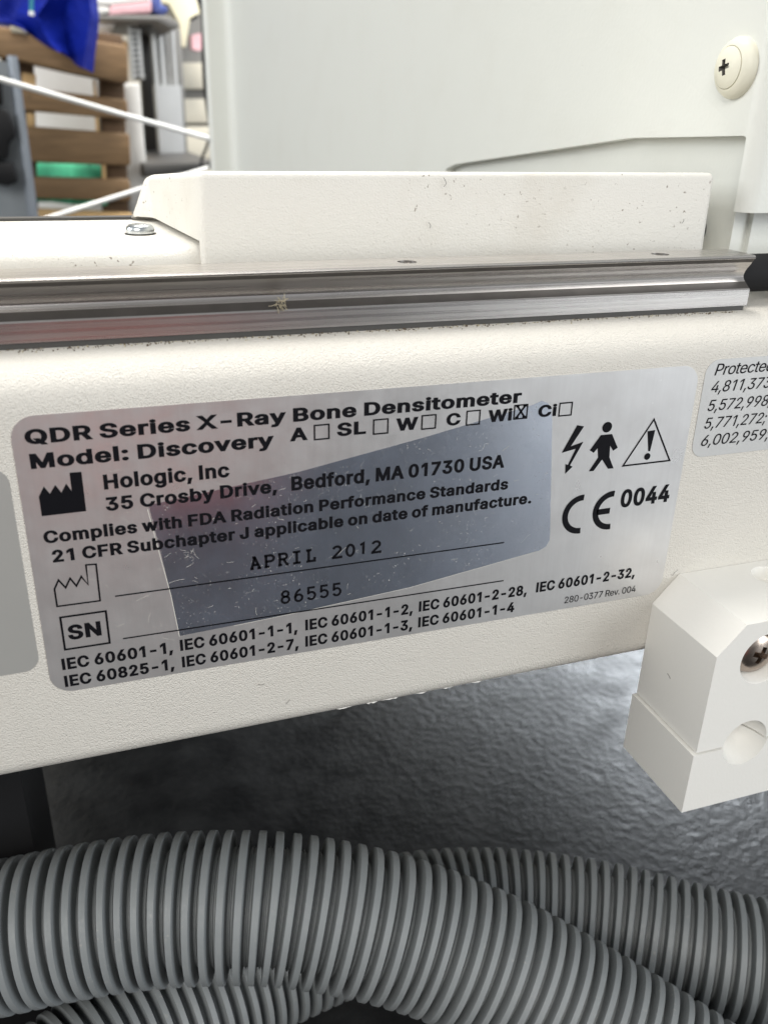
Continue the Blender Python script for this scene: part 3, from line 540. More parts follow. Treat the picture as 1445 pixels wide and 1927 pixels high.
def rounded(x0, x1, z0, z1, r, n=8):
    return (arc(x1 - r, z1 - r, r, 0, 90, n) + arc(x0 + r, z1 - r, r, 90, 180, n) + arc(x0 + r, z0 + r, r, 180, 270, n) + arc(x1 - r, z0 + r, r, 270, 360, n))

# ================================================================== the setting
ZF = -0.221
bm = bmesh.new(); box(bm, -6, 8, -5, 3.2, ZF - 0.1, ZF)
tag(build('floor', bm, M['floor'], smooth=False), kind='structure')
bm = bmesh.new(); box(bm, -6, 8, 3.2, 3.3, ZF, 3.2)
tag(build('wall', bm, M['wall'], smooth=False), kind='structure')

# ================================================================== the machine
mach = empty('bone_densitometer', (0.0, 0.06, ZF), 'cream painted bone scanner base with steel rail, silver rating plate and tall pale arm', 'medical scanner')
OFF = Matrix.Translation(-Vector((0.0, 0.06, ZF)))
def part(name, bm, mats, parent=None, smooth=True, angle=35):
    o = build(name, bm, mats, None, smooth, angle)
    o.parent = parent or mach
    o.matrix_parent_inverse = OFF if (parent is None or parent is mach) else Matrix.Identity(4)
    return o

TOP = 0.0095; BOT = -0.0808; BACK = 0.105
prof = [(0.0, BOT + 0.005)] + [(0.0, 0.0005)] + [(0.009 - 0.009 * math.cos(math.radians(a)), 0.0005 + 0.009 * math.sin(math.radians(a))) for a in range(10, 91, 10)]
prof += [(BACK - 0.004, TOP), (BACK, TOP - 0.004), (BACK, BOT + 0.004), (BACK - 0.004, BOT)]
prof += [(0.005 - 0.005 * math.sin(math.radians(a)), BOT + 0.005 - 0.005 * math.cos(math.radians(a))) for a in range(0, 90, 15)]
bm = bmesh.new(); along_x(bm, prof, -0.55, 0.62, 1)
for v in bm.verts:
    if v.co.z < 0: v.co.z -= (0.147 - v.co.x) * 0.0075
base = part('base_housing', bm, M['cream'], angle=60)
# chipped paint along the lower edge
bm = bmesh.new(); rnd = random.Random(3)
for u in [641, 650, 694, 703, 731, 742, 792, 838, 845, 896]:
    p = onY(u, 1336 - (u - 640) * 0.196, 0.0017)
    L = rnd.uniform(0.0006, 0.0022); k = rnd.uniform(0.00008, 0.00030); n_ = Vector((0, -0.656, -0.755))
    c = Vector((p.x, 0.0017, BOT + 0.0012 - (0.147 - p.x) * 0.0071)); s = rnd.uniform(-0.5, 0.5)
    hull_prism(bm, [c + Vector((-L, 0, 0)), c + Vector((s * L, 0, 0)) + n_ * k, c + Vector((L, 0, 0)), c + Vector((0, 0, 0)) - n_ * 0.0004],
               [c + Vector((-L, 0.0004, 0)), c + Vector((s * L, 0.0003, 0)) + n_ * k * 0.5, c + Vector((L, 0.0004, 0)), c + Vector((0, 0.0006, 0)) - n_ * 0.0004])
part('chipped_edge', bm, M['white'])
# unseen slab added behind the beam, blocking light to keep the floor dark
bm = bmesh.new(); box(bm, -0.03, 0.19, BACK + 0.0005, 0.70, -0.086, -0.062); bevel(bm, 0.003)
part('light_block_slab', bm, M['gasket'])
# black block built in place of the soft shadow at the left
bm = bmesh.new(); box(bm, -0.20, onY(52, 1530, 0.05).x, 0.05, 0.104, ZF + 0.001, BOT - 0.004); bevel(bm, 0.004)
part('shadow_block', bm, M['black'])

# --- linear rail
RY = 0.011
def ry(d, z): return (RY + d, z)
rp = [ry(0.0000, 0.0107), ry(0.0000, 0.0145), ry(0.0003, 0.0148), ry(0.0022, 0.0161), ry(0.0027, 0.0165), ry(0.0031, 0.0172), ry(0.0029, 0.0182),
      ry(0.0022, 0.0193), ry(0.0013, 0.0203), ry(0.0009, 0.0209), ry(0.0001, 0.0218), ry(0.0000, 0.0222), ry(0.0005, 0.0226)]
rp += [(2 * RY + 0.0115 - y, z) for y, z in rp[::-1]]
bm = bmesh.new(); along_x(bm, rp, -0.55, 0.1697, 1)
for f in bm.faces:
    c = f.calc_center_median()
    if 0.0147 < c.z < 0.0159 or 0.02100 < c.z < 0.0217: f.material_index = 1  # bands beside the groove get their shade from a darker colour
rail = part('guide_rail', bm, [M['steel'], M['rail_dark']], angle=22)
cutters = []
holes = [onZ(760, 490, 0.0226), onZ(1236, 477, 0.0226)]
for p in holes:
    b2 = bmesh.new(); lathe(b2, [(0, -0.006), (0.0021, -0.006), (0.0021, 0.002), (0, 0.002)], (p.x, RY + 0.0058, 0.0226), (0, 0, 1))
    cutters.append(build('cutter', b2, M['steel']))
cut(rail, *cutters)
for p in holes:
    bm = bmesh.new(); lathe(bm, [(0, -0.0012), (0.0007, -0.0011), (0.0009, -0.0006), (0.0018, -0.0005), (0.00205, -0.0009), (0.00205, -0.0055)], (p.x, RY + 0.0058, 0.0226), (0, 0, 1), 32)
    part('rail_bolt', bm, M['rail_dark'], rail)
bm = bmesh.new(); box(bm, -0.55, 0.1690, RY + 0.0003, RY + 0.0105, TOP - 0.001, 0.0109)
part('rail_seal', bm, M['gasket'])
# black rubber end beyond the rail
bm = bmesh.new(); lathe(bm, [(0, 0), (0.0040, 0), (0.0047, 0.0006), (0.0047, 0.40), (0, 0.40)], (0.1708, 0.0215, 0.0165), (1, 0, 0))
part('rubber_rod', bm, M['black'])

# --- bed plate behind the rail
ZB = 0.0245
pr = [(0.0335, TOP - 0.002)] + [(0.0375 - 0.004 * math.cos(math.radians(a)), ZB - 0.004 + 0.004 * math.sin(math.radians(a))) for a in range(0, 91, 15)] + [(0.0835, ZB), (0.0845, ZB - 0.001), (0.0845, TOP - 0.002)]
bm = bmesh.new(); along_x(bm, pr, -0.55, 0.165, 1)
part('bed_plate', bm, M['cream_cover'], angle=50)
bm = bmesh.new(); box(bm, -0.55, 0.036, 0.0846, 0.0885, TOP, ZB + 0.0006); bevel(bm, 0.0006)
part('edge_seal', bm, M['gasket'])
# round headed screw on the bed
sp_ = onZ(265, 440, ZB)
bm = bmesh.new(); lathe(bm, [(x_ * 0.80, z_ * 0.72) for x_, z_ in [(0.0036, 0.0), (0.0040, 0.0004), (0.0041, 0.0014), (0.0039, 0.0022), (0.0032, 0.0029), (0.0018, 0.0032), (0, 0.0033)]], sp_, (0, 0, 1), 48)
part('bed_screw', bm, M['screw'])
bm = bmesh.new(); lathe(bm, [(0.0036, -0.0002), (0.0036, 0.00015), (0, 0.00015)], sp_, (0, 0, 1), 40)
part('screw_gasket', bm, M['gasket'])

# --- end cover over the bed
zl = 0.0256; zt = 0.0399
lf = [(0.0408, 0.0300, TOP + 0.0002), (0.0412, 0.0304, zt), (0.0352, 0.0800, 0.0358), (0.0345, 0.0840, 0.0350), (0.0300, 0.0840, 0.0236 + 0.0011), (0.0308, 0.0815, zl), (0.0355, 0.0778, zl), (0.0408, 0.0331, zl), (0.0408, 0.0331, TOP + 0.0002)]
rt = [(0.1698 - (0.0004 if k in (1, 2, 3) else 0), y, z) for k, (x, y, z) in enumerate(lf)]
bm = bmesh.new(); hull_prism(bm, lf, rt)
bmesh.ops.recalc_face_normals(bm, faces=bm.faces[:])
bmesh.ops.triangulate(bm, faces=[f for f in bm.faces if len(f.verts) > 4])
bm.normal_update()
bmesh.ops.bevel(bm, geom=[e for e in bm.edges if e.calc_face_angle(0) > math.radians(35) and max(v.co.z for v in e.verts) > zl + 0.003], offset=0.0015, segments=4, profile=0.5, affect='EDGES', clamp_overlap=True)
part('end_cover', bm, M['cream_cover'], angle=50)

# --- tall arm: side panel facing -X with a stepped cut-out, front face, far lip
PX = 0.178
yf = 0.752
CR = 0.005; FY = 0.0283
ox = [(PX, FY + CR)] + [(PX + CR - CR * math.cos(math.radians(a)), FY + CR - CR * math.sin(math.radians(a))) for a in range(10, 91, 10)] + [(0.45, FY), (0.45, FY + 0.004)]
ox += [(PX + CR - (CR - 0.004) * math.cos(math.radians(a)), FY + CR - (CR - 0.004) * math.sin(math.radians(a))) for a in range(90, -1, -30)]
# far lip turning towards -X, with a soft inner corner
ox += [(PX + 0.004, yf + 0.012), (PX - 0.021, yf + 0.012), (PX - 0.024, yf + 0.009), (PX - 0.024, yf + 0.004), (PX - 0.021, yf + 0.001)] + [(PX - 0.008 + 0.008 * math.sin(math.radians(a)), yf - 0.007 + 0.008 * math.cos(math.radians(a))) for a in range(0, 91, 15)]
bm = bmesh.new(); hull_prism(bm, [(x, y, -0.04) for x, y in ox], [(x, y, 0.40) for x, y in ox])
side = part('arm_panel', bm, M['panel'], angle=40)
c1 = bmesh.new()
yz = [(0.0318, 0.0100), (0.0322, 0.0478)] + [(0.0322 + 0.0012 * (1 - math.cos(math.radians(a))), 0.0478 + 0.0006 * math.sin(math.radians(a))) for a in (30, 60, 90)] + [(0.0833, 0.0462), (0.2150, 0.0312), (0.2260, 0.0285), (0.2300, -0.06), (0.0318, -0.06)]
hull_prism(c1, [(PX - 0.02, y, z) for y, z in yz], [(PX + 0.0055, y, z) for y, z in yz])
c2 = bmesh.new(); box(c2, PX - 0.02, 0.5, 0.0, 0.0335, -0.06, 0.0303)
cut(side, build('cutter', c1, M['panel']), build('cutter', c2, M['panel']))
bm = bmesh.new(); box(bm, PX + 0.009, 0.45, 0.0345, 0.50, TOP + 0.003, 0.055)
box(bm, PX + 0.0042, PX + 0.009, 0.0360, 0.42, TOP + 0.003, 0.060)
bevel(bm, 0.0008)
part('inner_plate', bm, M['panel'])
# ring of a cable grommet peeping out behind the cover
gp = onX(1326, 434, PX + 0.0042)
bm = bmesh.new(); lathe(bm, [(0.0030, 0.0), (0.0030, 0.0016), (0.0037, 0.0020), (0.0044, 0.0016), (0.0044, 0.0)], gp + Vector((0, 0.004, 0.0)), (-1, 0, 0), 40)
lathe(bm, [(0.0030, 0.0004), (0, 0.0004)], gp + Vector((0, 0.004, 0.0)), (-1, 0, 0), 40, 1)
part('cable_grommet', bm, [M['black'], M['socket']])
# cup washer with a cross-head screw
wp = onX(1389, 128, PX)
bm = bmesh.new(); lathe(bm, [(0.0071, 0.0), (0.0071, 0.0010), (0.0064, 0.0022), (0.0053, 0.0031), (0.0050, 0.0032), (0.0049, 0.0029), (0, 0.0029)], wp, (-1, 0, 0), 64)
wsh = part('cup_washer', bm, M['washer'])
bm = bmesh.new(); lathe(bm, [(0, 0.0024), (0.0048, 0.0024), (0.0048, 0.0034), (0.0040, 0.0040), (0.0022, 0.0045), (0, 0.0046), ], wp, (-1, 0, 0), 64)
hd = part('panel_screw', bm, M['washer'], wsh)
def cross_cutter(center, axis, up, size, width, depth):
    outl = []
    axis = Vector(axis).normalized(); up = Vector(up).normalized(); sd = axis.cross(up)
    for a, b_ in ((up, sd), (sd, up)):
        c0 = Vector(center) + axis * 0.003; c1 = Vector(center) - axis * depth
        q0 = [c0 + a * size * s1 + b_ * width * s2 for s1, s2 in ((1, 1), (1, -1), (-1, -1), (-1, 1))]
        q1 = [c1 + a * size * 0.45 * s1 + b_ * width * 0.6 * s2 for s1, s2 in ((1, 1), (1, -1), (-1, -1), (-1, 1))]
        b2 = bmesh.new(); hull_prism(b2, q0, q1); outl.append(build('cutter', b2, M['socket'], smooth=False))
    return outl
cut(hd, *cross_cutter(wp + Vector((-0.0046, 0, 0)), (-1, 0, 0), (0, 0.25, 1), 0.0026, 0.00075, 0.0030))

hd.data.materials.append(M['socket'])
for p_ in hd.data.polygons:
    c_ = p_.center - wp
    if -c_.x < 0.0037 and math.hypot(c_.y, c_.z) < 0.0034: p_.material_index = len(hd.data.materials) - 1
# --- cable clamp: two white mouldings screwed to the front
XL = 0.1481; CY = -0.0263; CXR = 0.215
up_ = [(XL, -0.0925), (XL, -0.0640), (0.1550, -0.0562), (CXR, -0.0562), (CXR, -0.0925)]
bm = bmesh.new(); hull_prism(bm, [(x, CY, z) for x, z in up_], [(x, -0.0001, z) for x, z in up_]); bevel(bm, 0.0011, 3)
ub = part('clamp_upper_block', bm, M['white'])
lo_ = [(XL - 0.0010, -0.1113), (XL - 0.0010, -0.0930), (CXR, -0.0930), (CXR, -0.1113)]
bm = bmesh.new(); hull_prism(bm, [(x, CY - 0.0004, z) for x, z in lo_], [(x, 0.0004, z) for x, z in lo_]); bevel(bm, 0.0012, 3)
lb = part('clamp_lower_block', bm, M['white'])
hc = Vector((0.1629, CY, -0.0672)); gc = Vector((0.1628, CY, -0.0926))
def lathe_cutter(prof, o_, ax):
    b2 = bmesh.new(); lathe(b2, prof, o_, ax, 56); bmesh.ops.recalc_face_normals(b2, faces=b2.faces[:])
    me = bpy.data.meshes.new('cutter'); b2.to_mesh(me); b2.free(); o = bpy.data.objects.new('cutter', me); COL.objects.link(o); me.materials.append(M['white']); return o
dimple = [(0, -0.0085), (0.0024, -0.0080), (0.0044, -0.0062), (0.0058, -0.0030), (0.0063, -0.0008), (0.0068, 0.0003), (0.0070, 0.004), (0, 0.004)]
tp = onZ(1450, 1083, -0.0562)
cut(ub, lathe_cutter([(0, -0.0065), (0.0066, -0.0065), (0.0069, -0.0005), (0.0072, 0.0), (0.0074, 0.003), (0, 0.003)], hc, (0, -1, 0)), lathe_cutter(dimple, gc, (0, -1, 0)),
    lathe_cutter([(0, -0.004), (0.0042, -0.0035), (0.0050, 0.0), (0.0052, 0.003), (0, 0.003)], tp, (0, 0, 1)))
cut(lb, lathe_cutter(dimple, gc, (0, -1, 0)))
bm = bmesh.new(); lathe(bm, [(0, -0.0064), (0.0064, -0.0064), (0.0064, -0.0042), (0.0057, -0.0028), (0.0040, -0.0018), (0.0018, -0.0013), (0, -0.0012)], hc, (0, -1, 0), 56)
cs_ = part('clamp_screw', bm, M['chrome'], ub)
cut(cs_, *cross_cutter(hc + Vector((0, 0.0012, 0)), (0, -1, 0), (0.35, 0, 1), 0.0034, 0.0009, 0.0028))

# --- labels
LW, LH = 0.150, 0.0610
def plate(bm, outline, y=-0.00015, mat=0):
    hull_prism(bm, [(x, y, z) for x, z in outline], [(x, 0.0004, z) for x, z in outline], mat)
bm = bmesh.new()
plate(bm, rounded(0, LW, -LH, 0, 0.0045))
bmesh.ops.recalc_face_normals(bm, faces=bm.faces[:])
def line(s, u0, v0, u1, v1, cap_top, cap_bot, **kw):
    a, b = onY(u0, v0), onY(u1, v1)
    cap = onY(*cap_top).z - onY(*cap_bot).z
    text(bm, s, a.x, b.x, (a.z + b.z) / 2, cap, **kw)
line("QDR Series X-Ray Bone Densitometer", 49.3, 837.4, 979.5, 756.2, (99.6, 805), (99.6, 833), bold=38)
line("Model: Discovery", 59.5, 882.6, 515.6, 839.2, (58, 854), (58, 882.6), bold=38)
line("A", 545.5, 830.3, 578.8, 827.3, (562, 803.7), (562, 828.6), bold=37)
line("SL", 633.8, 820, 688.1, 816.5, (674, 793.0), (674, 817.6), bold=37)
line("W", 744.2, 810.7, 785.7, 807.6, (765, 785.5), (765, 809.2), bold=37)
line("C", 838.8, 801.0, 865.1, 799, (850, 777), (850, 800), bold=37)
line("Wi", 916.6, 794.5, 961.5, 790.7, (930, 770.5), (930, 793.4), bold=37)
line("Ci", 1010.7, 784.8, 1045, 782.2, (1020, 761.5), (1020, 783.8), bold=37)
def Z2(q): return [(380 + x / 3.6125, 680 + y_ / 3.6125) for x, y_ in q]
def Z1(q): return [(x / 3.6125, 680 + y_ / 3.6125) for x, y_ in q]
def Z3(q): return [(740 + x / 3.6125, 680 + y_ / 3.6125) for x, y_ in q]
def Z4(q): return [(1040 + x / 3.6125, 680 + y_ / 3.6125) for x, y_ in q]
def Z5(q): return [(60 + x / 3.6125, 980 + y_ / 3.6125) for x, y_ in q]
for bi_, q in enumerate((Z2([(763, 433), (862, 427), (861, 522), (765, 530)]), Z2([(1165, 397), (1262, 389), (1261, 486), (1165, 491)]), Z3([(193, 368), (287, 361), (283, 451), (192, 459)]),
          Z3([(498, 338), (586, 331), (582, 424), (494, 431)]), Z3([(820, 299), (908, 291), (903, 383), (817, 391)]), Z3([(1129, 285), (1211, 276), (1205, 362), (1120, 370)]))):
    ps = px(q); x0 = (ps[0][0] + ps[3][0]) / 2; x1 = (ps[1][0] + ps[2][0]) / 2; z1 = (ps[0][1] + ps[1][1]) / 2; z0 = (ps[2][1] + ps[3][1]) / 2
    stroke(bm, [(x0, z0), (x1, z0), (x1, z1), (x0, z1)], 0.00032, True)
    if bi_ == 4:
        typed(bm, 'X', x0 + 0.0002, x1 - 0.0002, z0 + 0.0002, z1 - z0 - 0.0003, 1.6)
line("Hologic, Inc", 197, 921.0, 432.6, 896.4, (197.5, 892.6), (197.5, 920.8), bold=36)
line("35 Crosby Drive,", 200.7, 961.8, 521.7, 925.5, (240, 932.3), (240, 957.8), bold=36)
line("Bedford, MA 01730 USA", 548.3, 923.6, 947.6, 878.8, (551, 896.5), (551, 923.0), bold=36)
line("Complies with FDA Radiation Performance Standards", 84.4, 1023.0, 954.5, 919.4, (98, 998.5), (98, 1022.0), bold=37)
line("21 CFR Subchapter J applicable on date of manufacture.", 101, 1059.8, 998.3, 944.9, (187, 1026.5), (187, 1049.5), bold=37)
typed(bm, "APRIL 2012", *(lambda a, b, c, d: (a.x, b.x, (a.z + b.z) / 2, c.z - d.z))(onY(469.8, 1071.3), onY(716.7, 1038.7), onY(560, 1036.5), onY(560, 1059.6)), 1.9)
typed(bm, "86555", *(lambda a, b, c, d: (a.x, b.x, (a.z + b.z) / 2, c.z - d.z))(onY(527.1, 1135.8), onY(642.8, 1119.8), onY(560, 1107.0), onY(560, 1131.2)), 1.6)
for (a, b) in (((217.2, 1123.1), (947.6, 1018.6)), ((232.2, 1202.8), (946.5, 1090.3))):
    A_, B_ = onY(*a), onY(*b); zz = (A_.z + B_.z) / 2
    stroke(bm, [(A_.x, zz), (B_.x, zz)], 0.00030)
line("SN", 130, 1202.8, 192.3, 1195.4, (164, 1171), (164, 1198.5), bold=38)
ps = px(Z5([(194, 655), (504, 610), (531, 826), (229, 873)])); x0 = (ps[0][0] + ps[3][0]) / 2; x1 = (ps[1][0] + ps[2][0]) / 2; z1 = (ps[0][1] + ps[1][1]) / 2; z0 = (ps[2][1] + ps[3][1]) / 2
stroke(bm, [(x0, z0), (x1, z0), (x1, z1), (x0, z1)], 0.00042, True)
stroke(bm, px(Z5([(174, 579), (156, 462), (183, 400), (232, 452), (262, 388), (305, 440), (338, 376), (385, 432), (369, 297), (438, 292), (466, 540)])), 0.00034, True)
flat(bm, px(Z1([(287, 1050), (267, 918), (300, 848), (342, 898), (378, 838), (420, 890), (452, 828), (490, 880), (475, 755), (555, 748), (588, 1015)])))
for s, u0, v0, u1, v1 in (("IEC 60601-1,", 118.7, 1261, 326.3, 1226.5), ("IEC 60601-1-1,", 340, 1224.8, 559.8, 1188.4), ("IEC 60601-1-2,", 574.5, 1186.2, 775.7, 1153),
                          ("IEC 60601-2-28,", 787.2, 1151.2, 989.8, 1117.7), ("IEC 60601-2-32,", 1007, 1115, 1192.4, 1084.3)):
    line(s, u0, v0, u1, v1, (118, 1238.6), (118, 1260.4), bold=37)
for s, u0, v0, u1, v1 in (("IEC 60825-1,", 123.7, 1292.3, 329, 1258), ("IEC 60601-2-7,", 343.7, 1255.6, 561.7, 1219), ("IEC 60601-1-3,", 574.5, 1216.6, 774.9, 1183), ("IEC 60601-1-4", 785.9, 1180.6, 966, 1150)):
    line(s, u0, v0, u1, v1, (118, 1238.6), (118, 1260.4), bold=37)
line("280-0377 Rev. 004", 1060.4, 1135.2, 1194, 1112.4, (1061, 1123.0), (1061, 1134.8), bold=3)
line("0044", 1164.6, 954.9, 1255.9, 943.5, (1170, 921.5), (1170, 954.5), bold=37)
# mains flash, person, warning triangle, conformity mark
flat(bm, px(Z4([(162, 432), (208, 440), (118, 576), (203, 545), (113, 705), (130, 714), (80, 762), (82, 696), (98, 702), (152, 592), (57, 620)])))
flat(bm, px(Z4([(322, 500), (398, 492), (436, 585), (405, 606), (385, 572), (380, 650), (408, 725), (370, 728), (330, 665), (272, 743), (240, 746), (303, 652), (300, 588), (273, 620), (247, 603)])))
def disc(u, v, r, n=28):
    c = onY(u, v); flat(bm, [(c.x + r * math.cos(2 * math.pi * k / n), c.z + r * math.sin(2 * math.pi * k / n)) for k in range(n)])
disc(1040 + 365 / 3.6125, 680 + 446 / 3.6125, 0.00128)
stroke(bm, px(Z4([(683, 393), (789, 672), (472, 709)])), 0.00040, True)
flat(bm, px(Z4([(639, 473), (691, 465), (656, 608), (644, 609)])))
disc(1040 + 637 / 3.6125, 680 + 645 / 3.6125, 0.00086)
def circ3(p, q, r):
    ax, ay = p; bx, by = q; cx, cy = r
    d = 2 * (ax * (by - cy) + bx * (cy - ay) + cx * (ay - by))
    ux = ((ax * ax + ay * ay) * (by - cy) + (bx * bx + by * by) * (cy - ay) + (cx * cx + cy * cy) * (ay - by)) / d
    uz = ((ax * ax + ay * ay) * (cx - bx) + (bx * bx + by * by) * (ax - cx) + (cx * cx + cy * cy) * (bx - ax)) / d
    return ux, uz, math.hypot(ax - ux, ay - uz)
def c_mark(tip, left, bot, w):
    (a, b, c) = px(Z4([tip, left, bot])); x, z, r = circ3(a, b, c)
    a0 = math.degrees(math.atan2(a[1] - z, a[0] - x)); a1 = math.degrees(math.atan2(c[1] - z, c[0] - x)) % 360
    out = arc(x, z, r, a0, a1, 30); inn = arc(x, z, r - w, a0, a1, 30)
    flat(bm, out + inn[::-1]); return x, z, r
c_mark((212, 903), (61, 1050), (182, 1166), 0.00150)
c_mark((419, 877), (267, 1030), (385, 1138), 0.00150)
flat(bm, px(Z4([(295, 1006), (386, 993), (380, 1032), (294, 1044)])))
rnd = random.Random(21)
def scuff(x, z, L, a, w=0.00005):
    ps_ = [(x + L * t_ * math.cos(a) + rnd.uniform(-1, 1) * L * 0.06, z + L * t_ * math.sin(a) + rnd.uniform(-1, 1) * L * 0.06) for t_ in (0, 0.35, 0.7, 1)]
    stroke(bm, ps_, w, False, 2, -0.00021)
for k in range(150):
    u, v = (rnd.gauss(330, 190), rnd.gauss(1080, 80)) if k < 105 else (rnd.uniform(150, 1150), rnd.uniform(800, 1200))
    p = onY(u, v)
    if 0.002 < p.x < LW - 0.003 and -LH + 0.002 < p.z < -0.002: scuff(p.x, p.z, min(0.0032, rnd.expovariate(1 / 0.00075)), rnd.choice((rnd.gauss(0.2, 0.3), rnd.uniform(0, 3.1))), rnd.uniform(0.00003, 0.00007))
for k in range(16):
    p = onY(rnd.gauss(356, 9), rnd.gauss(1043, 10)); scuff(p.x, p.z, rnd.uniform(0.0003, 0.0012), rnd.uniform(0, 3.1), 0.00005)
name = build_raw('rating_plate', bm, [M['foil'], M['ink'], M['film_edge']], None, False)
name.parent = mach; name.matrix_parent_inverse = OFF

# clear film over the middle of the plate
film_px = [(283, 951), (700, 852), (1003, 757)] 
fo = px([(280, 950), (560, 888), (800, 822), (1000, 762)]) + px([(1018, 754), (1030, 758), (1036, 770), (1038, 790)]) + px([(1036, 900), (1034, 1000)]) + px([(1033, 1016), (1026, 1028), (1012, 1036)]) + px([(770, 1105), (560, 1152), (440, 1176), (338, 1196)]) + px([(325, 1130), (303, 1040)])
bm = bmesh.new()
vs_ = [bm.verts.new((x, -0.00018, z)) for x, z in fo]; bm.faces.new(vs_)
edge = px([(278, 958), (300, 1040), (322, 1120), (338, 1197)])
stroke(bm, edge, 0.00016, False, 1, -0.000195)
stroke(bm, px([(440, 1177), (560, 1152), (770, 1105), (1010, 1037)]), 0.00010, False, 1, -0.000195)
fl = build_raw('clear_film', bm, [M['film'], M['film_edge']], name, False)
fl.matrix_parent_inverse = Matrix.Identity(4)

# label with patent numbers, running out of the picture
a, b = onY(1326, 690), onY(1306, 850); tl = onY(1340, 677).z; bl = onY(1322, 859).z; xl_ = (onY(1322, 720).x + onY(1303, 835).x) / 2
bm = bmesh.new(); plate(bm, rounded(xl_, xl_ + 0.062, bl, tl, 0.0035)); bmesh.ops.recalc_face_normals(bm, faces=bm.faces[:])
for s, u0, v0, u1, ct in (("Protected", 1342.3, 706.2, 1451, 21.5), ("4,811,373;", 1334.6, 738.6, 1452, 20.8), ("5,572,998;", 1328.3, 773.6, 1447, 20.5), ("5,771,272;", 1322, 806.8, 1437, 20.0), ("6,002,959; 6", 1315.6, 839.4, 1462, 19.8)):
    p = onY(u0, v0); q = onY(u1, v0 - (u1 - u0) * 0.105)
    cap = onY(u0, v0 - ct).z - p.z
    text(bm, s, p.x, q.x, p.z, cap, bold=4, slant=0.20)
pl = build_raw('patent_label', bm, [M['pale_label'], M['ink']], None, False); pl.parent = mach; pl.matrix_parent_inverse = OFF
pl['label'] = 'pale silver sticker with slanted patent numbers'
# blank grey label at the left
p1, p2 = onY(20, 900), onY(72, 1250); xr_ = (p1.x + p2.x) / 2
bm = bmesh.new(); plate(bm, rounded(xr_ - 0.06, xr_, onY(40, 1265).z, onY(5, 880).z, 0.0032))
o = part('blank_label', bm, M['grey_label'], smooth=False); o['label'] = 'plain grey sticker at the end of the housing'

# lint caught on the rail, crumbs in the seam
bm = bmesh.new(); rnd = random.Random(5); c = onY(528, 572, RY + 0.0005)
for k in range(26):
    d = Vector((rnd.gauss(0, 1), rnd.gauss(-0.4, 0.6), rnd.gauss(0, 1))).normalized()
    L = rnd.uniform(0.0006, 0.0022); s_ = c + Vector((rnd.uniform(-0.001, 0.001), -0.0002, rnd.uniform(-0.0005, 0.0008)))
    tube(bm, [s_, s_ + d * L * 0.5 + Vector((0, 0, rnd.uniform(-1, 1) * 0.0004)), s_ + d * L], 0.00006, 0.0003, 5)
tag(build('lint_tuft', bm, M['lint']), 'small straw coloured tuft of lint caught in the steel rail groove', 'lint')
bm = bmesh.new(); rnd = random.Random(11)
for k in range(650):
    x = rnd.uniform(-0.02, 0.166); y = RY - abs(rnd.gauss(0, 0.0011)); r = rnd.uniform(0.00006, 0.00018) * (1.6 if rnd.random() < 0.06 else 1)
    z = TOP + r * 0.5 - (max(0, 0.009 - y) ** 2) / 0.018
    mtx = Matrix.Translation((x, y, z)) @ Matrix.Rotation(rnd.random() * 6, 4, Vector((rnd.random(), rnd.random(), 1)))
    nf = len(bm.faces); bmesh.ops.create_icosphere(bm, subdivisions=1, radius=r, matrix=mtx); bm.faces.ensure_lookup_table()
    if rnd.random() < 0.7:
        for f in bm.faces[nf:]: f.material_index = 1
tag(build('crumbs', bm, [M['lint'], M['grime']], smooth=False), 'pale crumbs and dust collected along the seam under the steel rail', 'dust', kind='stuff')
# single hairs
def hair(pts, label, r=0.00005):
    b = bmesh.new(); tube(b, pts, r, 0.0002, 5)
    tag(build('hair', b, M['hair']), label, 'hair', 'stray hairs on the machine')
cz = lambda u, v: onY(u, v, 0.0297)
hair([cz(834, 334), cz(838, 340), cz(839, 346), cz(834, 352)], 'curled dark hair on the cream end cover near its top edge')
hair([cz(1286, 412), cz(1285, 417), cz(1281, 421)], 'short dark hair on the cream end cover near its right corner')
hair([cz(806, 418), cz(810, 424), cz(808, 430)], 'faint curl of hair on the lower middle of the cream end cover')
fz = lambda u, v: onY(u, v, -0.0002)
hair([fz(1275, 1072), fz(1268, 1078), fz(1265, 1083), fz(1262, 1080)], 'wavy hair on the painted housing above the white clamp corner', 0.00004)
hair([fz(546, 1316), fz(541, 1322), fz(537, 1326)], 'small hair on the painted housing below the rating plate', 0.00004)
hair([fz(498, 1287), fz(492, 1289), fz(485, 1288)], 'flat short hair just under the lower edge of the rating plate', 0.00004)
lz_ = lambda u, v: onX(u, v, XL - 0.0001)
hair([lz_(1255, 1267), lz_(1258, 1272), lz_(1261, 1278)], 'tiny straight hair on the left side of the white clamp', 0.00005)

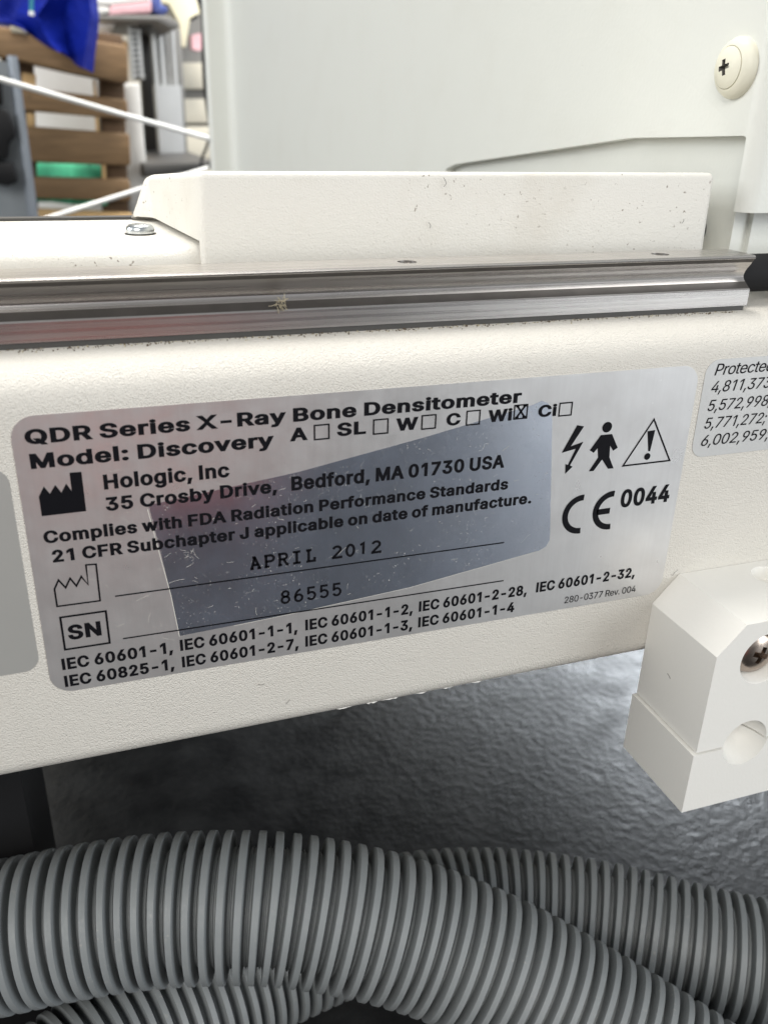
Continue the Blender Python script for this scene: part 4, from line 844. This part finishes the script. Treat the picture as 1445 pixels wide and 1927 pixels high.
# ================================================================== corrugated hoses
def hose(name, ctrl, R0, pitch, label, holes=False):
    per = [(0.00, 0.988), (0.03, 1.0), (0.40, 1.0), (0.44, 0.985), (0.51, 0.83), (0.57, 0.765), (0.67, 0.765), (0.70, 0.79), (0.76, 0.79), (0.79, 0.765), (0.88, 0.765), (0.95, 0.84)]
    pts = spline(ctrl, 0.0004)
    cum = [0.0]
    for a, b in zip(pts, pts[1:]): cum.append(cum[-1] + (b - a).length)
    total = cum[-1]; rings = []; bm = bmesh.new(); j = 0
    tang = [(pts[min(i + 6, len(pts) - 1)] - pts[max(i - 6, 0)]).normalized() for i in range(len(pts))]
    nrm = Vector((0, 0, 1)); n = int(total / pitch); SEG = 72
    for k in range(n):
        for fr, rr in per:
            s = (k + fr) * pitch * 1.0 + 0.00009 * math.sin(k * 1.7) + 0.00007 * math.sin(k * 0.61 + 1)
            while j < len(cum) - 2 and cum[j + 1] < s: j += 1
            t = (s - cum[j]) / (cum[j + 1] - cum[j]); p = pts[j].lerp(pts[j + 1], t); tg = tang[j]
            nrm = (nrm - tg * nrm.dot(tg)).normalized(); bi = tg.cross(nrm)
            rings.append([bm.verts.new(p + (nrm * math.cos(2 * math.pi * q / SEG) + bi * math.sin(2 * math.pi * q / SEG)) * R0 * rr) for q in range(SEG)])
    for a, b in zip(rings, rings[1:]):
        for q in range(SEG): bm.faces.new((a[q], a[(q + 1) % SEG], b[(q + 1) % SEG], b[q]))
    return tag(build(name, bm, M['hose'], angle=40), label, 'hose')
RH = 0.0200
fc = [(-230, 1850, .238), (-120, 1795, .240), (-60, 1775, .241), (10, 1760, .242), (150, 1731, .244), (300, 1710, .246), (450, 1704, .2475), (560, 1711, .249), (690, 1735, .2505), (815, 1772, .2515), (950, 1830, .251), (1090, 1909, .2485), (1240, 2003, .2435), (1400, 2112, .236), (1560, 2235, .227)]
hose('corrugated_hose', [at_depth(*q) for q in fc], RH, 0.0043, 'grey ribbed plastic hose arching across the front, lying over the other one')
zc = ZF + RH + 0.0005
bc = [(-120, 2260), (0, 2150), (100, 2060), (230, 1965), (350, 1893), (500, 1815), (650, 1752), (760, 1722), (850, 1711), (950, 1711), (1050, 1722), (1150, 1740), (1250, 1766), (1350, 1792), (1450, 1815), (1600, 1850)]
hose('corrugated_hose', [onZ(u, v, zc) for u, v in bc], RH, 0.0043, 'darker ribbed plastic hose on the floor, passing beneath the front hose')

# ================================================================== things standing behind the machine
Y1 = 1.30
def down(p): return Vector((p.x, p.y, ZF))
# pallet standing on its edge
pal = empty('wooden_pallet', onY(140, 250, Y1) * 1, 'weathered wooden pallet standing on its side behind the machine', 'pallet')
pal.location.z = ZF
def child(name, bm, mats, par, smooth=True, angle=35):
    o = build(name, bm, mats, None, smooth, angle); o.parent = par
    o.matrix_parent_inverse = Matrix.Translation(-Vector(par.location)) if par.type == 'EMPTY' else Matrix.Identity(4); return o
def board(par, uv, y, th, mat='wood', name='board', bev=0.004):
    bm = bmesh.new(); prism_y(bm, uv, y, y + th)
    bmesh.ops.recalc_face_normals(bm, faces=bm.faces[:]); bm.normal_update(); bevel(bm, bev, 2)
    return child(name, bm, M[mat], par)
board(pal, [(-60, 40), (60, 58), (240, 86), (243, 158), (130, 136), (-60, 92)], Y1 - 0.05, 0.09)
board(pal, [(-60, 158), (40, 163), (240, 188), (243, 226), (40, 208), (-60, 200)], Y1, 0.025)
board(pal, [(-60, 232), (60, 238), (245, 252), (247, 312), (60, 306), (-60, 302)], Y1, 0.025)
board(pal, [(-60, 330), (245, 338), (248, 379), (60, 373), (-60, 372)], Y1, 0.025)
board(pal, [(-60, 388), (250, 402), (252, 440), (-60, 430)], Y1, 0.025, 'wood_pale')
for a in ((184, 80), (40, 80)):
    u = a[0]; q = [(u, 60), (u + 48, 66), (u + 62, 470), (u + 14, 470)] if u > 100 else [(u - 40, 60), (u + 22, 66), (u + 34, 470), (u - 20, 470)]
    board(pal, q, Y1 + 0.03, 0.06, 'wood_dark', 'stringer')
# slender pale pieces that paint lit edges at the gap ends
for q in ([(42, 136), (68, 140), (68, 165), (42, 160)], [(50, 212), (66, 214), (66, 240), (52, 238)], [(176, 150), (181, 150), (183, 182), (178, 182)], [(180, 220), (186, 220), (188, 250), (182, 250)], [(192, 305), (199, 305), (201, 340), (194, 340)]):
    board(pal, q, Y1 + 0.004, 0.02, 'wood_pale', 'lit_edge', 0.001)
bm = bmesh.new(); prism_y(bm, [(140, 60), (172, 52), (214, 62), (216, 130), (140, 130)], Y1 + 0.05, Y1 + 0.12)
bmesh.ops.recalc_face_normals(bm, faces=bm.faces[:]); bevel(bm, 0.006)
# white carton and green cloth seen through the gaps
wc = onY(120, 250, Y1 + 0.2)
bm = bmesh.new(); prism_y(bm, [(20, 95), (240, 110), (250, 290), (30, 290)], Y1 + 0.15, Y1 + 0.35); 
pts = [onY(u, v, Y1 + 0.15) for u, v in ((30, 290), (250, 290))]
box(bm, min(p.x for p in pts), max(p.x for p in pts), Y1 + 0.151, Y1 + 0.349, ZF, pts[0].z - 0.001)
tag(build('white_carton', bm, M['paper'], smooth=False), 'plain white carton seen through the upper gaps of the pallet', 'carton')
def sheet(name, uv_rows, y_fn, mat, thick, parent=None, sub=3):
    """cloth: a grid given by rows of pixels, pushed about in depth"""
    bm = bmesh.new(); rows = []
    for i, r in enumerate(uv_rows):
        rows.append([bm.verts.new(onY(u, v, y_fn(i, j))) for j, (u, v) in enumerate(r)])
    for a, b in zip(rows, rows[1:]):
        for j in range(len(a) - 1): bm.faces.new((a[j], a[j + 1], b[j + 1], b[j]))
    bmesh.ops.subdivide_edges(bm, edges=bm.edges[:], cuts=sub, use_grid_fill=True, smooth=0.6)
    rr = bmesh.ops.solidify(bm, geom=bm.faces[:], thickness=thick)
    return build(name, bm, M[mat], parent, angle=70)
o = sheet('green_cloth', [[(70, 300), (100, 306), (135, 304), (170, 312), (205, 318)], [(68, 320), (100, 322), (138, 320), (170, 325), (208, 328)], [(66, 345), (100, 348), (138, 350), (170, 350), (210, 352)], [(66, 380), (100, 380), (138, 385), (170, 385), (210, 388)]],
          lambda i, j: Y1 + 0.075 + [0.03, 0.0, 0.025, -0.005, 0.03][j] * 0.8 - 0.02 * i, 'green', 0.004)
tag(o, 'bright green cloth stuffed behind the lower pallet gap', 'cloth')
# blue plastic sheet hanging over the top board
rows = [[(-40, -60), (40, -60), (90, -60), (130, -60), (165, -60), (176, -60)], [(-40, -10), (40, -5), (90, 0), (130, 0), (168, 0), (180, 2)], [(-30, 30), (22, 36), (70, 30), (120, 30), (170, 30), (183, 32)], [(-22, 40), (40, 50), (80, 55), (125, 62), (165, 60), (181, 62)], [(10, 42), (55, 60), (95, 82), (130, 95), (160, 98), (176, 96)], [(40, 52), (70, 70), (108, 95), (140, 116), (158, 128), (172, 136)]]
o = sheet('blue_sheet', rows, lambda i, j: Y1 - 0.085 + [0.0, 0.02, -0.01, 0.025, -0.02, 0.015][j] * (0.6 + 0.1 * i), 'blue', 0.003)
tag(o, 'deep blue plastic sheet draped over the top of the pallet', 'plastic sheet')
bm = bmesh.new(); prism_y(bm, [(-60, 20), (22, 30), (24, 56), (-60, 52)], Y1 - 0.02, Y1 + 0.03); bmesh.ops.recalc_face_normals(bm, faces=bm.faces[:]); bevel(bm, 0.004)
tag(build('blue_container', bm, M['blue_bin']), 'small blue plastic container on top of the pallet at the far left', 'container')
bm = bmesh.new(); prism_y(bm, [(20, 44), (34, 43), (56, 58), (55, 66), (20, 60)], Y1 - 0.052, Y1 - 0.03); bmesh.ops.recalc_face_normals(bm, faces=bm.faces[:]); bevel(bm, 0.003)
tag(build('foam_scrap', bm, M['yellowish']), 'pale yellow foam scrap lying on the top pallet board', 'foam')
bm = bmesh.new(); tube(bm, [onY(61, -40, Y1 - 0.13), onY(60, 0, Y1 - 0.13), onY(60, 30, Y1 - 0.13)], 0.0026, 0.01, 10)
o = empty('tie_cord', onY(60, 30, Y1 - 0.13), 'thin teal tie cord with a white tip hanging in front of the blue sheet', 'cord')
child('cord_strand', bm, plain('teal_cord', (0.02, 0.20, 0.26), 0.6), o)
bm = bmesh.new(); tube(bm, [onY(60, 21, Y1 - 0.131), onY(60, 28, Y1 - 0.131), onY(60, 36, Y1 - 0.131)], 0.0030, 0.005, 10)
child('cord_tip', bm, M['cord'], o)
# grey trolley corner with black straps
tr = empty('grey_trolley', down(onY(20, 300, 1.1)), 'grey metal trolley corner post with black straps at the far left', 'trolley')
bm = bmesh.new(); prism_y(bm, [(-160, 95), (28, 118), (66, 470), (-160, 470)], 1.12, 1.15); bevel(bm, 0.003)
child('trolley_panel', bm, M['grey_paint'], tr)
bm = bmesh.new(); a, b = onY(24, 112, 1.1), onY(68, 440, 1.1)
tube(bm, [a + (a - b) * 0.02, a.lerp(b, 0.5), b, b + (b - a) * 0.6], 0.0062, 0.02, 20)
child('trolley_post', bm, M['grey_blue'], tr)
for q in ([(-60, 190), (6, 205), (18, 210), (32, 250), (28, 262), (18, 268), (16, 300), (-60, 305)], [(-60, 300), (24, 306), (36, 342), (14, 352), (-60, 330)], [(-40, 130), (2, 140), (6, 200), (-40, 195)]):
    bm = bmesh.new(); prism_y(bm, q, 1.085, 1.115); bmesh.ops.recalc_face_normals(bm, faces=bm.faces[:]); bm.normal_update(); bevel(bm, 0.004)
    child('strap', bm, M['black'], tr)
# two white cords
bm = bmesh.new(); tube(bm, [onY(-60, 130, 0.86), onY(0, 149, 0.87), onY(100, 178, 0.89), onY(200, 207, 0.91), onY(300, 235, 0.93), onY(402, 263, 0.95), onY(520, 290, 0.97)], 0.0027, 0.01, 14)
tag(build('cord', bm, M['cord']), 'white cord sloping down across the pallet from upper left', 'cord', 'white cords behind the machine')
bm = bmesh.new(); tube(bm, [onY(60, 424, 0.86), onY(88, 412, 0.865), onY(180, 383, 0.88), onY(285, 350, 0.90), onY(400, 314, 0.92)], 0.0026, 0.01, 14)
tag(build('cord', bm, M['cord']), 'white cord rising to the right in front of the lowest pallet board', 'cord', 'white cords behind the machine')

# height-adjustable table with steel column
Y2 = 1.62
tb = empty('lifting_table', down(onY(310, 200, Y2)), 'grey lifting table on a silver telescopic column', 'table')
def K(q): return [(170 + x / 5.558, y_ / 5.558) for x, y_ in q]
def slab(name, par, q, y0, y1, mat, bev=0.003):
    bm = bmesh.new(); prism_y(bm, K(q), y0, y1); bmesh.ops.recalc_face_normals(bm, faces=bm.faces[:]); bm.normal_update()
    if bev: bevel(bm, bev)
    return child(name, bm, M[mat], par) if par else build(name, bm, M[mat])
slab('tabletop', tb, [(60, 165), (480, 160), (800, 165), (900, 215), (945, 280), (860, 300), (700, 215), (60, 200)], Y2 - 0.18, Y2 + 0.2, 'mid_grey')
slab('under_tray', tb, [(520, 200), (740, 200), (740, 260), (520, 290)], Y2 - 0.1, Y2 + 0.1, 'dark_grey')
def col_(name, x0, x1, ytop, ybot, mat, yy, r):
    a = [onY(*K([(x0, ytop)])[0], yy), onY(*K([(x1, ytop)])[0], yy)]; w = (a[1] - a[0]).length / 2; cx = (a[0] + a[1]) / 2
    b = [onY(*K([(x0 + 90, ybot)])[0], yy), onY(*K([(x1 + 100, ybot)])[0], yy)]
    zb = max(ZF, b[0].z)
    bm = bmesh.new(); box(bm, cx.x - w, cx.x + w, yy, yy + w * 2, zb, cx.z); bevel(bm, r, 3); return child(name, bm, M[mat], tb)
col_('column_upper', 640, 880, 290, 900, 'alu', Y2 + 0.02, 0.03)
col_('column_lower', 680, 950, 890, 2600, 'alu', Y2 - 0.01, 0.03)
slab('side_rail', tb, [(520, 280), (620, 300), (700, 900), (800, 1740), (590, 1740), (540, 900)], Y2 + 0.09, Y2 + 0.12, 'dark_grey')
slab('back_rail', tb, [(870, 300), (945, 290), (1030, 1740), (960, 1740)], Y2 + 0.09, Y2 + 0.12, 'mid_grey')
slab('table_foot', tb, [(560, 1720), (1320, 1690), (1330, 1760), (560, 1860)], Y2 - 0.3, Y2 + 0.2, 'dark_grey')
for x_ in (700, 780, 830):
    p_, q_ = onY(*K([(x_, 300)])[0], Y2 + 0.0185), onY(*K([(x_ + 20, 900)])[0], Y2 + 0.0185)
    bm = bmesh.new(); hull_prism(bm, [(p_.x - 0.003, p_.y, p_.z), (p_.x + 0.003, p_.y, p_.z), (p_.x + 0.003, q_.y, q_.z), (p_.x - 0.003, q_.y, q_.z)], [(p_.x - 0.003, p_.y + 0.01, p_.z), (p_.x + 0.003, p_.y + 0.01, p_.z), (p_.x + 0.003, q_.y + 0.01, q_.z), (p_.x - 0.003, q_.y + 0.01, q_.z)])
    child('column_strip', bm, M['mid_grey'], tb, smooth=False)  # thin grey strips added to give the flat column two tones
# cable chain down the column
ch = empty('cable_chain', down(onY(255, 100, Y2 - 0.05)), 'grey jointed cable chain hanging below the tabletop', 'cable chain')
rows_ = [(395 + 5 * k, 250 + 58 * k) for k in range(10)]
for k, (x, y_) in enumerate(rows_):
    bm = bmesh.new(); prism_y(bm, K([(x, y_), (x + 125, y_ - 4), (x + 128, y_ + 22), (x + 4, y_ + 26)]), Y2 - 0.06, Y2 - 0.03)
    prism_y(bm, K([(x, y_ + 31), (x + 34, y_ + 31), (x + 38, y_ + 60), (x + 4, y_ + 60)]), Y2 - 0.056, Y2 - 0.034)
    prism_y(bm, K([(x + 95, y_ + 27), (x + 126, y_ + 27), (x + 130, y_ + 56), (x + 99, y_ + 56)]), Y2 - 0.056, Y2 - 0.034)
    child('chain_link', bm, M['alu'], ch, smooth=False)
bm = bmesh.new(); prism_y(bm, K([(385, 240), (520, 235), (580, 830), (450, 835)]), Y2 - 0.028, Y2 - 0.015); child('chain_gap_dark', bm, M['black'], ch, smooth=False)  # black sheet added behind the links so their gaps look dark
# papers and bin on the table
for q, mat, nm, lb in (([(215, 55), (640, 10), (645, 125), (200, 155)], 'pink', 'paper_stack', 'pink papers stacked on the grey tabletop'),
                       ([(60, -60), (620, -70), (640, 5), (215, 50), (60, 40)], 'paper', 'paper_stack', 'white papers on top of the pink stack'),
                       ([(50, 60), (200, 70), (205, 130), (55, 150)], 'off_white', 'white_tray', 'small white tray at the left end of the tabletop')):
    bm = bmesh.new(); prism_y(bm, K(q), Y2 - 0.12, Y2 + 0.1); bmesh.ops.recalc_face_normals(bm, faces=bm.faces[:]); bevel(bm, 0.002)
    tag(build(nm, bm, M[mat]), lb, nm.replace('_', ' '))
bm = bmesh.new(); prism_y(bm, K([(650, -40), (740, -40), (745, 55), (820, 75), (815, 130), (770, 155), (660, 130)]), Y2 - 0.1, Y2 + 0.1); bmesh.ops.recalc_face_normals(bm, faces=bm.faces[:]); bevel(bm, 0.004)
tag(build('blue_bin', bm, M['blue_bin']), 'blue plastic bin beside the papers on the tabletop', 'bin')
# white box, cartons under the table
bm = bmesh.new(); prism_y(bm, K([(60, 240), (255, 235), (255, 290), (60, 300)]), Y2 - 0.1, Y2 + 0.05); bevel(bm, 0.002)
child('drawer', bm, M['paper'], tb)
bm = bmesh.new(); prism_y(bm, K([(30, 460), (190, 390), (400, 420), (405, 850), (260, 880), (-60, 860), (-60, 500)]), Y2 - 0.16, Y2 - 0.02); bmesh.ops.recalc_face_normals(bm, faces=bm.faces[:]); bm.normal_update(); bevel(bm, 0.006)
p = onY(*K([(200, 860)])[0], Y2 - 0.16); box(bm, p.x - 0.08, p.x + 0.045, Y2 - 0.155, Y2 - 0.025, ZF, p.z - 0.002)
tag(build('cardboard_box', bm, M['card']), 'brown cardboard box standing between the pallet and the cable chain', 'box')
bm = bmesh.new(); prism_y(bm, K([(255, 880), (515, 870), (585, 1700), (640, 2500), (450, 2500), (375, 1700), (350, 1390), (300, 1370), (292, 1260), (335, 1240), (320, 1040), (270, 1010)]), Y2 - 0.24, Y2 - 0.17); bmesh.ops.recalc_face_normals(bm, faces=bm.faces[:]); bm.normal_update(); bevel(bm, 0.003)
tag(build('white_bracket', bm, M['off_white']), 'white notched sheet metal bracket standing in front of the silver column', 'bracket')
# beige cabinet with drawers against the wall
Y3 = 2.3
cb = empty('beige_cabinet', down(onY(360, 200, Y3)), 'beige cabinet with stacked drawers behind the lifting table', 'cabinet')
bm = bmesh.new(); prism_y(bm, [(318, -60), (520, -60), (520, 560), (318, 560)], Y3 + 0.02, Y3 + 0.4); child('cabinet_body', bm, M['mid_grey'], cb, smooth=False)
for (v0, v1) in ((118, 168), (186, 232), (238, 300), (306, 380)):
    bm = bmesh.new(); prism_y(bm, [(330, v0), (500, v0), (500, v1), (330, v1)], Y3, Y3 + 0.018); bmesh.ops.recalc_face_normals(bm, faces=bm.faces[:]); bevel(bm, 0.004); child('drawer', bm, M['beige'], cb)
bm = bmesh.new(); prism_y(bm, [(300, -80), (345, -80), (376, 20), (378, 24), (358, 38), (350, 90), (342, 88), (338, 45), (318, 8), (300, 6)], Y3 - 0.12, Y3 - 0.06); bmesh.ops.recalc_face_normals(bm, faces=bm.faces[:]); bm.normal_update(); bevel(bm, 0.003)
tag(build('yellow_folder', bm, M['yellowish']), 'pale yellow card folder hanging in front of the beige cabinet', 'folder')
bm = bmesh.new(); prism_y(bm, [(360, 66), (378, 62), (382, 92), (374, 96), (362, 92)], Y3 - 0.10, Y3 - 0.06); bevel(bm, 0.003)
tag(build('paper_bundle', bm, M['pink']), 'small pinkish paper bundle hanging beside the dark cables', 'paper')
def cable(pts, r, label, y=1.25):
    bm = bmesh.new(); tube(bm, [onY(u, v, y) for u, v in pts], r, 0.012, 10)
    tag(build('cable', bm, M['black']), label, 'cable', 'dark cables beside the arm')
cable([(372, -40), (378, 5), (384, 40), (384, 90), (386, 150), (391, 200), (398, 245), (402, 300), (404, 420)], 0.0034, 'thick dark cable hanging straight down along the edge of the pale arm')
cable([(386, -40), (384, 0), (381, 30), (386, 60), (390, 130), (396, 190), (398, 240), (388, 280), (378, 312), (370, 420)], 0.0020, 'thin dark cable curving away from the arm near the bottom', 1.23)
cable([(358, 38), (366, 33), (376, 28), (386, 24)], 0.0020, 'short dark cable loop tied to the thick cable', 1.24)

# reddish box on the floor in front, mirrored in the film
p = onY(370, 935); d = ray(370, 935); d = Vector((d.x, -d.y, d.z)); q = p + d * ((ZF - p.z) / d.z)
bm = bmesh.new(); box(bm, q.x - 0.14, q.x + 0.05, q.y - 0.34, q.y + 0.02, ZF + 0.0005, ZF + 0.05); bevel(bm, 0.006)
tag(build('red_box', bm, plain('dark_red_card', (0.28, 0.075, 0.062), 0.6)), 'dark red box on the floor in front of the machine, mirrored in the clear film', 'box')
